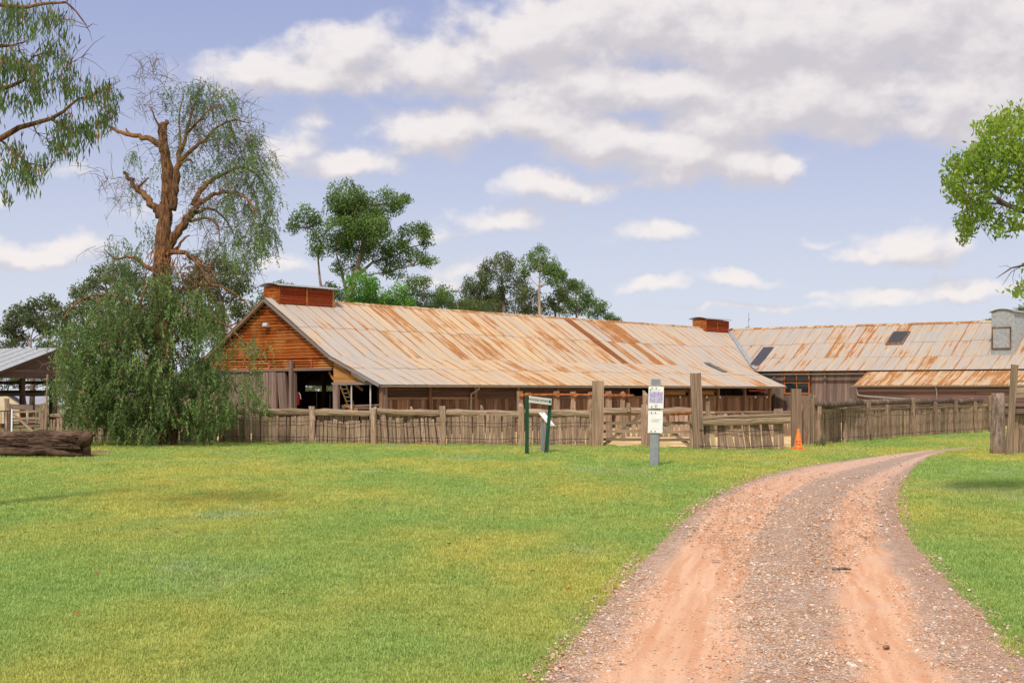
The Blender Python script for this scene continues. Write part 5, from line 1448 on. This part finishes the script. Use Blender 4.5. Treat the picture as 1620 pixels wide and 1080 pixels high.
gum('gum_tree', 'tallest gum tree behind the shed, its crown of separate green puffs on forking pale limbs', 112, (545, 640), [(548, 520), (552, 478), (560, 440), (572, 400), (578, 360)],
    [(552,313,40,20),(560,385,40,20),(545,420,26,14),(590,400,30,14),(505,395,14,14),(625,430,26,10),(535,328,22,16),(615,320,30,18),(572,345,44,28),(545,362,28,20),(481,346,20,17),(463,358,8,9),(508,372,20,20),(500,348,14,10),(532,388,20,16),(590,368,34,24),(655,366,28,16),(676,378,12,12),(680,416,13,10),(664,404,14,8),(625,388,24,20),(645,408,26,12),(612,412,22,14),(520,456,14,12),(530,470,18,12),(640,318,10,14),(560,330,30,16)],
    extra_trunks=([(520, 520), (512, 478), (506, 440), (503, 410), (508, 385)], [(560, 440), (590, 415), (630, 402)], [(552, 478), (540, 430), (530, 395)]), r0=.42, dens=1.0, group=BG, mat='leaf_gum')
gum('gum_tree', 'bright green bushy tree in front of the tallest gum behind the shed', 100, (590, 640), [(590, 540), (590, 480)], [(578,447,26,18),(565,468,26,20),(600,468,30,20),(628,468,28,16),(590,490,55,14),(640,485,20,12)], mat='leaf_bright', r0=.25, leaf=(.22, .09), dens=1.2, group=BG)
gum('gum_tree', 'rounded mid-green gum just right of the bright bushy tree', 118, (678, 640), [(678, 540), (675, 490)], [(664,452,22,15),(648,462,16,12),(690,462,18,12),(708,472,20,12),(675,476,40,16),(700,488,40,12)], mat='leaf_gum', r0=.25, group=BG, dens=1.1)
gum('gum_tree', 'low dark olive tree filling the dip in the tree line above the roof', 125, (735, 640), [(735, 540), (735, 500)], [(722,486,22,12),(690,495,30,10),(745,490,26,14),(770,492,26,14)], mat='leaf_olive', r0=.22, group=BG, dens=1.1)
gum('gum_tree', 'dusky olive gum at the left of the group above the middle of the roof', 130, (756, 640), [(756, 540), (758, 490)], [(748,450,18,13),(765,442,16,12),(740,464,16,12),(765,466,28,16),(752,480,34,14),(778,486,30,14)], mat='leaf_olive', r0=.28, group=BG, dens=1.1)
gum('gum_tree', 'domed grey-green gum with a thin see-through centre above the middle of the roof', 128, (800, 640), [(800, 540), (797, 480), (794, 440)], [(792,414,22,13),(776,424,16,12),(812,426,16,14),(786,440,30,13),(822,446,16,16),(800,460,16,10),(826,470,18,14),(790,482,20,10),(815,490,30,12)], mat='leaf_olive', r0=.3, group=BG)
gum('gum_tree', 'tall slim gum with a straight pale trunk above the middle of the roof', 122, (854, 640), [(853.5, 540), (853.5, 495), (853, 455), (854, 430)], [(856,402,18,12),(868,414,16,12),(840,414,16,12),(852,424,26,10),(884,428,12,10),(832,430,10,8),(893,438,9,9),(880,446,16,10),(870,436,14,8)], mat='leaf_gum', r0=.20, barkm='bark_pale', group=BG)
gum('gum_tree', 'dark spreading gum right of the slim pale-trunked tree', 126, (880, 640), [(880, 540), (878, 490)], [(838,470,18,14),(842,490,20,10),(875,472,22,14),(895,466,16,12),(868,492,30,10),(905,452,12,8)], mat='leaf_olive', r0=.26, group=BG, dens=1.1)
gum('gum_tree', 'broad green gum towards the right end of the tree line', 132, (912, 640), [(912, 540), (912, 490)], [(912,452,16,9),(926,462,14,10),(902,474,20,12),(918,482,28,12),(895,492,24,9)], mat='leaf_gum', r0=.26, group=BG, dens=1.1)
gum('gum_tree', 'small tree tapering off at the right end of the tree line', 138, (946, 640), [(946, 540), (946, 500)], [(938,480,14,9),(950,486,12,9),(945,496,24,9),(966,503,10,4),(976,506,5,3)], mat='leaf_gum', r0=.2, group=BG, dens=1.1)
gum('gum_tree', 'treetop just showing beside the first red roof vent', 110, (445, 640), [(445, 560), (445, 470)], [(440,452,10,5),(455,454,12,5),(432,458,12,6),(425,468,14,8)], mat='leaf_gum', r0=.2, group=BG)
gum('gum_tree', 'dark gum filling the gap between the drooping tree and the red gable', 92, (350, 640), [(350, 560), (352, 490), (345, 450)], [(330,412,28,14),(352,420,22,14),(372,436,24,15),(340,438,30,14),(300,440,24,18),(384,458,18,14),(355,468,30,14),(325,470,26,16),(392,485,22,12),(365,495,26,14),(335,505,26,16),(408,497,14,8),(350,530,30,16),(310,520,24,18)], mat='leaf_olive', tintshift=.05, r0=.35, group=BG, dens=1.25)
gum('gum_tree', 'olive gum rising behind the left side of the drooping tree', 96, (175, 640), [(175, 560), (172, 500), (170, 460)], [(160,434,20,12),(186,430,22,13),(150,452,22,12),(185,450,26,14),(205,440,18,14),(125,462,16,12),(140,478,22,16),(175,478,26,16),(118,490,14,10),(150,505,30,16),(200,500,30,20),(190,540,40,22),(145,540,26,18)], mat='leaf_olive', tintshift=.03, r0=.35, group=BG, dens=1.15)
gum('gum_tree', 'low open gum above the open shed at the far left', 90, (50, 640), [(50, 580), (50, 540)], [(62,478,18,10),(38,488,15,12),(80,486,14,9),(20,516,17,9),(50,505,20,10),(95,500,16,14),(30,532,20,8),(12,525,8,6),(70,520,16,10),(105,525,14,12),(70,545,26,10),(30,500,18,12),(60,500,20,14),(90,515,18,12),(25,545,26,8)], mat='leaf_olive', r0=.22, group=BG, dens=1.15)
gum('gum_tree', 'dense dark tree behind the posts of the open shed', 102, (35, 660), [(35, 640), (35, 615)], [(0,600,40,14),(45,598,40,14),(90,602,36,14),(130,598,34,20),(175,600,36,28),(220,600,36,30),(-40,600,36,14)], mat='leaf_olive', r0=.25, dens=.8, group=BG)
gum('gum_tree', 'treetop peeping over the roof beside the iron-clad dormer', 125, (1563, 640), [(1563, 560), (1563, 520)], [(1562,510,5,4),(1556,513,4,3)], mat='leaf_bright', r0=.15, group=BG)
gum('gum_tree', 'dark treetop showing above the curved dormer roof at the right edge', 120, (1625, 640), [(1622, 560), (1622, 520)], [(1614,491,9,4),(1630,487,14,8),(1640,500,20,10)], mat='leaf_gum', r0=.2, group=BG)

gum('gum_tree', 'low dense shrubs seen through the shed doorway', 108, (505, 640), [(505, 630), (505, 620)], [(490,612,18,9),(510,610,20,10),(530,613,18,9),(470,615,18,9)], mat='leaf_olive', r0=.12, dens=1.0, tintshift=.15)
# ---- big drooping pepper-like tree with an old broken trunk
Yt = 52.0
pt = empty('pepper_tree', Vector((P(258, 700, Yt).x, Yt, 0)), 'tall old tree with a broken orange-brown trunk and fine drooping foliage reaching the grass', 'tree')
def Pt(px, py, dy=0): return P(px, py, Yt+dy)
tw = MB()
def limb(pts, r0_, r1_, n_=9, dy=0, dy1=None):
    m_ = len(pts); dy1 = dy if dy1 is None else dy1
    P3 = [Pt(px, py, dy+(dy1-dy)*i/(m_-1)) for i, (px, py) in enumerate(pts)]
    # densify
    out = []
    for i in range(m_-1):
        p0, p1, p2, p3 = P3[max(i-1, 0)], P3[i], P3[i+1], P3[min(i+2, m_-1)]
        for q in range(4):
            t = q/4; out.append(.5*((2*p1)+(-p0+p2)*t+(2*p0-5*p1+4*p2-p3)*t*t+(-p0+3*p1-3*p2+p3)*t*t*t))
    out.append(P3[-1]); L_ = len(out)
    rs = [(r0_+(r1_-r0_)*i/(L_-1))*(1+.10*mnoise.noise(Vector((i*.9, r0_*40, 0)))) for i in range(L_)]
    out = [p+Vector((mnoise.noise(Vector((i*.7, 1, r0_*9))), 0, mnoise.noise(Vector((i*.7, 5, r0_*9)))))*.10*min(1, r0_*6) for i, p in enumerate(out)]
    tw.tube(out, rs, n_); return out
LB_ = []
tk = limb([(262, 704), (260, 620), (258, 540), (257, 470), (256, 420), (258, 380), (262, 340), (266, 300), (264, 262), (258, 225), (257, 196)], .42, .15, 14)
limb([(257, 200), (262, 195), (263, 190)], .14, .04)
lb1 = limb([(262, 238), (245, 224), (225, 217), (205, 214), (186, 207), (176, 202)], .13, .045); limb([(186, 207), (174, 206), (163, 218)], .035, .01)
limb([(205, 214), (201, 207), (199, 202)], .05, .015)
lb2 = limb([(262, 352), (250, 335), (238, 322), (226, 308), (212, 292), (202, 282), (197, 273)], .17, .06); limb([(213, 300), (225, 290), (236, 280)], .07, .02)
limb([(203, 283), (196, 270)], .06, .015)
lb3 = limb([(272, 330), (276, 300), (280, 268), (285, 240), (287, 228)], .19, .05)
limb([(282, 262), (295, 252), (305, 257)], .08, .03)
mainR = limb([(262, 405), (272, 380), (285, 362), (298, 345), (308, 330), (318, 314)], .20, .10)
LB_ += [mainR]
LB_.append(limb([(308, 330), (325, 315), (345, 305), (370, 305), (395, 318), (408, 345)], .10, .02, dy1=-.8))
LB_.append(limb([(305, 325), (318, 300), (335, 285), (355, 275), (380, 265), (405, 275), (420, 295)], .11, .02, dy1=.6))
LB_.append(limb([(300, 340), (315, 335), (335, 330), (355, 345), (370, 370)], .08, .02, dy1=1))
LB_.append(limb([(285, 255), (305, 235), (325, 220), (345, 200), (372, 190), (395, 195)], .09, .015, dy1=-.6))
LB_.append(limb([(286, 240), (294, 215), (300, 190), (308, 165), (315, 140), (318, 122)], .075, .012, dy1=.5))
LB_.append(limb([(283, 250), (285, 215), (283, 185), (288, 160), (293, 142)], .05, .01))
LB_.append(limb([(297, 210), (315, 190), (335, 172), (355, 168)], .05, .01, dy1=-.8))
LB_.append(limb([(300, 350), (330, 345), (345, 360), (348, 390)], .06, .015, dy1=-1))
LB_.append(limb([(262, 400), (280, 392), (290, 378), (300, 372)], .08, .02))
LB_.append(limb([(258, 215), (252, 200), (244, 185), (240, 168)], .06, .012))
LB_.append(limb([(258, 440), (230, 420), (205, 405), (185, 410), (165, 395)], .09, .015, dy1=-.9))
LB_.append(limb([(262, 470), (300, 455), (340, 450), (380, 470), (405, 500)], .07, .015, dy1=-1.2))
LB_.append(limb([(260, 520), (210, 480), (160, 465), (120, 480), (100, 505)], .08, .02, dy1=-1.2))
LB_.append(limb([(260, 560), (300, 520), (350, 510), (390, 545)], .07, .02, dy1=-1.6)); LB_.append(limb([(258, 580), (200, 540), (150, 550), (125, 580)], .07, .02, dy1=-1.8))
LB_.append(limb([(260, 470), (235, 450), (225, 470), (215, 520)], .10, .02, dy1=-1.6))
# dead tangle of bark strips below the fork
for i in range(46):
    px, py = R.uniform(240, 285), R.uniform(385, 430); a = Pt(px, py, -.35)
    b = a+Vector((R.gauss(0, .22), R.uniform(-.3, 0), -R.uniform(.3, 1.6)))
    tw.tube(curve3(a, b, Vector((R.gauss(0, .12), -.05, 0)), 4), [.022, .02, .016, .012, .006], 4, False)
for i in range(34):
    px, py = R.uniform(285, 335), R.uniform(405, 450); a = Pt(px, py, R.uniform(-.8, .2))
    b = a+Vector((R.gauss(.1, .4), R.gauss(0, .2), -R.uniform(.1, 1.3)))
    tw.tube(curve3(a, b, Vector((R.gauss(0, .15), 0, .1)), 4), [.03, .024, .018, .012, .006], 4, False)
limb([(262, 402), (285, 398), (300, 405), (318, 425), (332, 450)], .11, .03, dy=-.2, dy1=-.9); limb([(300, 408), (318, 418), (334, 424)], .05, .02, dy=-.5)
tw.build('trunk', 'bark_orange', pt, True)
# fine bare twigs
fw = MB()
def twigs(px, py, rx, ry, n_, up=.0, L_=(.4, 1.2), r_=.009):
    for _ in range(n_):
        a_ = R.uniform(0, 6.28); q = math.sqrt(R.random()); a = Pt(px+math.cos(a_)*q*rx, py+math.sin(a_)*q*ry, R.uniform(-.7, .7))
        d = Vector((R.gauss(0, 1), R.gauss(0, .5), R.gauss(up, .7))).normalized(); L2 = R.uniform(*L_)
        pts = [a, a+d*L2*.4+Vector((0, 0, .05)), a+d*L2*.8+Vector((R.gauss(0, .1), 0, -.05)), a+d*L2+Vector((R.gauss(0, .15), 0, -.2))]
        fw.tube(pts, [r_*1.3, r_, r_*.7, r_*.4], 4, False)
        for k in range(2): b = pts[R.choice((1, 2))]; e = b+Vector((R.gauss(0, .25), R.gauss(0, .2), R.gauss(-.1, .25))); fw.tube([b, b.lerp(e, .5)+Vector((0, 0, .04)), e], [r_*.7, r_*.5, r_*.3], 3, False)
twigs(240, 150, 26, 48, 46, .5); twigs(235, 118, 25, 14, 16, .6, (.3, .8)); twigs(190, 300, 26, 36, 38, -.2); twigs(165, 280, 14, 16, 10, .1)
twigs(350, 330, 65, 60, 170, -.3); twigs(330, 200, 65, 60, 190, .4); twigs(385, 250, 40, 50, 90, 0); twigs(250, 230, 14, 40, 16); twigs(300, 440, 50, 30, 60, -.6); twigs(390, 380, 30, 60, 40, -.6); twigs(230, 470, 70, 60, 110, -.4, (.5, 1.6), .014); twigs(220, 590, 110, 70, 120, -.5, (.5, 1.6), .014); twigs(170, 410, 35, 25, 20, 0)
fw.build('bare_twigs', 'bark_grey', pt)['kind'] = 'stuff'
lv = Leaves()
def strands(px, py, rx, ry, n_, L_=(.35, 1.1), dy=(-1, 1), tint=.45, leaf=(.095, .026), step=.05, spread=.45, brown=.05):
    for gi_ in range(n_):
        if gi_ % 7 == 0:                     # sprays of about seven strands share a twig, a direction and a tone
            a_ = R.uniform(0, 6.28); q = math.sqrt(R.random()); gc = np.array(Pt(px+math.cos(a_)*q*rx, py+math.sin(a_)*q*ry, R.uniform(*dy)))
            god = np.array([R.gauss(0, spread), R.gauss(0, spread), 0]); gt_ = R.gauss(0, .22)
        a = gc+rng.normal(0, .16, 3)
        L2 = R.uniform(*L_)*.62; m_ = max(4, int(L2/step)); t = np.linspace(0, 1, m_)[:, None]
        out_ = god+np.array([R.gauss(0, .18), R.gauss(0, .18), R.uniform(-.1, .35)])
        pos = a + out_*L2*np.sqrt(t) + np.array([0, 0, -1.])*L2*t**1.2 
        if pos[-1, 2] < .02: pos = pos[pos[:, 2] > .02]; 
        m_ = len(pos)
        if m_ == 0: continue
        pos = np.repeat(pos, 2, 0) + rng.normal(0, .022, (2*m_, 3))
        d = rng.normal(0, .55, (2*m_, 3)); d[:, 2] -= .8
        bt = gt_+R.uniform(-.12, .12)+tint + (.75 if R.random() < brown else 0)
        lv.add(pos, d, leaf[0]*rng.uniform(.6, 1.5, 2*m_), leaf[1]*rng.uniform(.7, 1.5, 2*m_), bt+rng.normal(0, .12, 2*m_))
U_ = 1.0
for (px, py, rx, ry, n_) in ((308,148,32,22,95),(345,165,34,24,110),(378,205,36,24,120),(400,235,28,25,90),(330,205,42,24,75),(405,270,26,28,110),(422,300,14,30,80),(365,255,42,26,120),(420,345,16,35,100),(412,390,18,35,120),(385,400,24,30,90),(335,325,32,26,60),(372,320,38,32,110),(395,350,26,34,110),(290,205,24,36,40),(232,255,24,25,36),(225,300,20,22,22),(212,400,26,26,60),(180,410,24,20,36),(165,390,12,8,12),(240,375,18,20,20),(350,380,30,22,55),(275,160,14,20,18),(300,270,22,24,34),(345,285,40,22,60)):
    strands(px, py, rx, ry, int(n_*.95), tint=.48)
for (px, py, rx, ry, n_, tn) in ((225,460,48,26,200,.5),(175,492,36,22,90,.5),(285,455,40,30,170,.42),(130,515,28,20,70,.45),(250,500,80,35,520,.45),(322,500,42,35,170,.45),(160,540,55,40,400,.46),(368,545,38,32,63,.5),(240,560,90,45,560,.42),(120,590,35,40,260,.38),(190,610,80,40,560,.38),(285,610,70,40,560,.38),(372,605,42,32,84,.5),(150,650,50,28,300,.28),(240,655,90,28,500,.26),(322,650,56,28,260,.34),(395,640,24,20,42,.45),(105,545,16,30,60,.45),(400,575,24,30,30,.5)):
    strands(px, py, rx, ry, n_, (.4, 1.25), (-2.2, 1.2) if rx > 30 else (-1, .6), tn, (.125, .038), .06, .5, .16)
lv.build('crown', 'leaf_pepper', pt)
print('pepper leaves', sum(len(q) for q in lv.c))
# dry litter under it
mb = MB()
for _ in range(500):
    q = G(R.uniform(100, 430), R.uniform(697, 702)); a_ = R.uniform(0, 3.1); l = R.uniform(.05, .2); d = Vector((math.cos(a_), math.sin(a_), R.uniform(0, .25)))*l
    mb.tube([q+UP*.015, q+UP*.02+d], .008, 3, False)
tag(mb.build('twig_litter', 'mulch', None), kind='stuff')

# ---- near gum on the left, outside the frame; its hanging sprays enter at the top left
Yn = 21.0
ng_ = empty('gum_tree', Vector((P(-300, 0, Yn).x, Yn, 0)), 'near gum whose long narrow leaves hang into the upper left corner against the sky', 'tree')
tn = MB()
def Pn(px, py, dy=0): return P(px, py, Yn+dy)
b0 = Vector((P(-300, 0, Yn).x, Yn, -.1))
tn.tube([b0, Pn(-290, 300), Pn(-270, 100), Pn(-250, -120), Pn(-255, -350)], [.30, .24, .20, .15, .08], 10)
def nlimb(pts, r0_, r1_, dy=0, dy1=0):
    m_ = len(pts); P3 = [Pn(px, py, dy+(dy1-dy)*i/(m_-1)) for i, (px, py) in enumerate(pts)]
    tn.tube(P3, [r0_+(r1_-r0_)*i/(m_-1) for i in range(m_)], 7, False); return P3
nl_ = [nlimb([(-285, 260), (-180, 250), (-80, 232), (0, 220), (30, 202), (52, 196), (80, 188), (100, 177), (112, 166), (126, 155)], .062, .014),
 nlimb([(126, 155), (145, 152), (170, 140), (190, 128)], .012, .004), nlimb([(126, 155), (150, 160), (172, 178)], .012, .004),
 nlimb([(-270, 180), (-120, 170), (0, 142), (20, 135), (36, 128), (44, 100), (52, 90), (75, 82)], .045, .008), nlimb([(44, 100), (30, 80), (28, 60)], .012, .005),
 nlimb([(-260, 60), (-100, 90), (0, 73), (20, 72), (40, 66)], .05, .006), nlimb([(-250, -100), (-120, -40), (0, 8), (40, 12), (70, 6), (105, 4), (120, 18), (135, 38), (138, 44)], .04, .004),
 nlimb([(52, 196), (58, 210), (75, 220)], .012, .004), nlimb([(0, 220), (20, 240), (45, 258), (70, 262)], .02, .004), nlimb([(80, 188), (100, 205), (120, 210)], .012, .004),
 nlimb([(105, 4), (112, -10), (120, -25)], .01, .004), nlimb([(75, 82), (95, 60), (90, 30)], .01, .004), nlimb([(75, 82), (110, 100), (130, 90)], .009, .003), nlimb([(0, 73), (-40, 40), (-20, 10)], .02, .006)]
for _ in range(130):
    l = R.choice(nl_); a = l[R.randrange(len(l)//2, len(l))]; e = a+Vector((R.gauss(.05, .22), R.gauss(0, .2), R.gauss(-.10, .18)))
    tn.tube([a, a.lerp(e, .5)+Vector((0, 0, .04)), e], [.006, .004, .002], 4, False)
tn.build('trunk', 'bark_orange', ng_, True)
lv = Leaves()
for (px, py, rx, ry, n_) in ((28,14,34,16,26),(75,22,30,18,16),(12,38,22,18,16),(45,40,20,14,9),(10,95,18,16,14),(30,100,24,18,22),(58,108,20,20,16),(60,138,16,18,18),(100,100,16,18,9),(72,75,16,14,6),(100,126,22,16,14),(112,140,16,16,9),(140,140,20,18,15),(165,140,14,12,8),(182,150,10,10,6),(165,182,12,16,16),(100,192,22,12,15),(112,218,20,22,22),(88,226,12,16,10),(140,200,16,16,15),(20,235,24,12,14),(36,262,18,18,18),(45,278,12,14,10),(68,250,12,10,7),(8,260,10,18,8),(8,300,5,10,4),(0,140,16,20,12),(20,150,14,14,8),(85,60,16,14,5),(110,66,12,12,3),(-30,60,40,60,30),(-40,180,40,60,26),(40,165,16,14,8),(105,28,10,14,4)):
    for _ in range(int(n_*1.35)):
        a = np.array(Pn(px+R.gauss(0, .5)*rx, py+R.gauss(0, .5)*ry, R.uniform(-.9, .9))); m_ = R.randint(5, 11)
        pos = a+rng.normal(0, 1, (m_, 3))*np.array([.05, .05, .07]); d = rng.normal(0, .28, (m_, 3)); d[:, 2] -= 1
        pos[:, 2] -= rng.uniform(0, .16, m_)
        lv.add(pos, d, rng.uniform(.10, .19, m_), rng.uniform(.017, .029, m_), np.where(rng.random(m_) < .06, 1.2, R.uniform(.2, .95)+rng.normal(0, .12, m_)))
lv.build('crown', 'leaf_hang', ng_, wide=.4)

# ---- near tree on the right, bright broad leaves
Yr = 25.0
rt = empty('leafy_tree', Vector((P(1800, 0, Yr).x, Yr, 0)), 'near tree with bright yellow-green broad leaves reaching in from the right edge', 'tree')
tr_ = MB()
def Pr(px, py, dy=0): return P(px, py, Yr+dy)
b0 = Vector((P(1800, 0, Yr).x, Yr, -.1))
tr_.tube([b0, Pr(1796, 560), Pr(1785, 440), Pr(1775, 360), Pr(1765, 280)], [.24, .20, .17, .14, .08], 10)
rl = []
def rlimb(pts, r0_, r1_, dy1=0):
    m_ = len(pts); P3 = [Pr(px, py, dy1*i/(m_-1)) for i, (px, py) in enumerate(pts)]; tr_.tube(P3, [r0_+(r1_-r0_)*i/(m_-1) for i in range(m_)], 7, False); rl.append(P3)
rlimb([(1780, 400), (1700, 360), (1650, 340), (1612, 332), (1590, 322), (1565, 305), (1540, 285), (1515, 268)], .08, .008, -.3)
rlimb([(1612, 332), (1580, 322), (1550, 322), (1530, 330)], .02, .005); rlimb([(1565, 305), (1555, 270), (1560, 230), (1575, 190)], .025, .005, .5)
rlimb([(1650, 340), (1620, 290), (1605, 240), (1600, 200)], .04, .006, -.5); rlimb([(1775, 340), (1700, 280), (1650, 230), (1625, 180)], .06, .006, .6); rlimb([(1550, 322), (1535, 345), (1528, 365)], .01, .004)
rlimb([(1790, 480), (1700, 440), (1650, 425), (1618, 420), (1600, 424), (1585, 434), (1576, 440)], .035, .004); rlimb([(1618, 420), (1600, 430), (1590, 445), (1585, 452)], .008, .003); rlimb([(1600, 424), (1592, 420), (1580, 422)], .005, .002); rlimb([(1605, 428), (1602, 440), (1604, 452)], .005, .002)
for _ in range(120):
    l = R.choice(rl[:6]); a = l[R.randrange(1, len(l)-1)]; e = a+Vector((R.gauss(.05, .22), R.gauss(0, .25), R.gauss(-.05, .2))); tr_.tube([a, a.lerp(e, .5)+Vector((0, 0, .05)), e], [.008, .005, .003], 4, False)
tr_.build('trunk', 'bark_grey', rt, True)
lv = Leaves()
for (px, py, rx, ry, n_, tn_) in ((1615,185,26,24,60,.85),(1580,200,28,24,90,.8),(1560,235,30,26,110,.7),(1605,240,34,30,150,.75),(1535,255,22,22,70,.6),(1515,275,18,20,50,.55),(1500,290,10,14,20,.5),(1570,280,36,28,150,.6),(1620,290,26,34,100,.6),(1515,308,18,18,40,.55),(1545,318,28,22,70,.45),(1530,352,14,14,26,.4),(1526,372,9,8,10,.5),(1532,366,6,14,14,.45),(1518,352,6,10,8,.5),(1580,362,7,12,12,.4),(1598,358,6,12,10,.4),(1545,345,8,12,12,.4),(1565,340,20,18,34,.35),(1575,355,10,10,10,.4),(1605,345,16,18,22,.4),(1612,360,8,8,6,.4),(1665,220,60,60,200,.7),(1690,300,70,60,200,.6),(1740,240,60,80,200,.6),(1615,458,8,12,14,.7),(1606,462,8,6,6,.7),(1640,440,30,30,30,.6),(1548,205,12,10,10,.8),(1500,262,8,8,7,.6)):
    for _ in range(int(n_*.85)):
        a = np.array(Pr(px+R.gauss(0, .48)*rx, py+R.gauss(0, .48)*ry, R.uniform(-.9, .9))); m_ = R.randint(4, 8)
        pos = a+rng.normal(0, .06, (m_, 3)); d = rng.normal(0, .6, (m_, 3)); d[:, 2] -= .75
        t_ = tn_+R.gauss(0, .16)
        lv.add(pos, d, rng.uniform(.07, .13, m_), rng.uniform(.035, .06, m_), np.where(rng.random(m_) < (.10 if py > 270 else .02), 1.2, np.clip(t_+rng.normal(0, .12, m_), 0, 1)))
lv.build('crown', 'leaf_broad', rt)

# ---- low plants at the fence foot by the cone, and the bush behind the left fence
fp = empty('weed_clump', G(1297, 706), 'small grey-green weeds growing at the fence foot right of the cone', 'weeds'); lv = Leaves()
for _ in range(60):
    q = np.array(G(R.uniform(1282, 1306), R.uniform(704.5, 707))); m_ = 5; pos = q+np.array([0, 0, R.uniform(.03, .2)])+rng.normal(0, .03, (m_, 3)); d = rng.normal(0, .5, (m_, 3)); d[:, 2] += .8
    lv.add(pos, d, rng.uniform(.05, .1, m_), rng.uniform(.02, .03, m_), rng.uniform(.2, .8, m_))
lv.build('foliage', 'leaf_olive', fp)
print('bg leaf quads', NVERT[0])

# a few dry leaves blown about the lawn
x, y = in_view(9.5, 48, .45); k = ~in_road(x, y) & (y < np.interp(x, le[:, 0], le[:, 1])-.5); x, y = x[k], y[k]; m_ = len(x)
lv = Leaves(); d = rng.normal(0, 1, (m_, 3)); d[:, 2] *= .25
lv.add(np.c_[x, y, rng.uniform(.03, .045, m_)], d, rng.uniform(.05, .10, m_), rng.uniform(.018, .035, m_), np.full(m_, 1.2))
dl = empty('dry_leaves', Vector((0, 20, 0)), None, None); o = lv.build('fallen_leaves', 'leaf_hang', dl); o.parent = None; o.location = (0, 20, 0); bpy.data.objects.remove(dl)
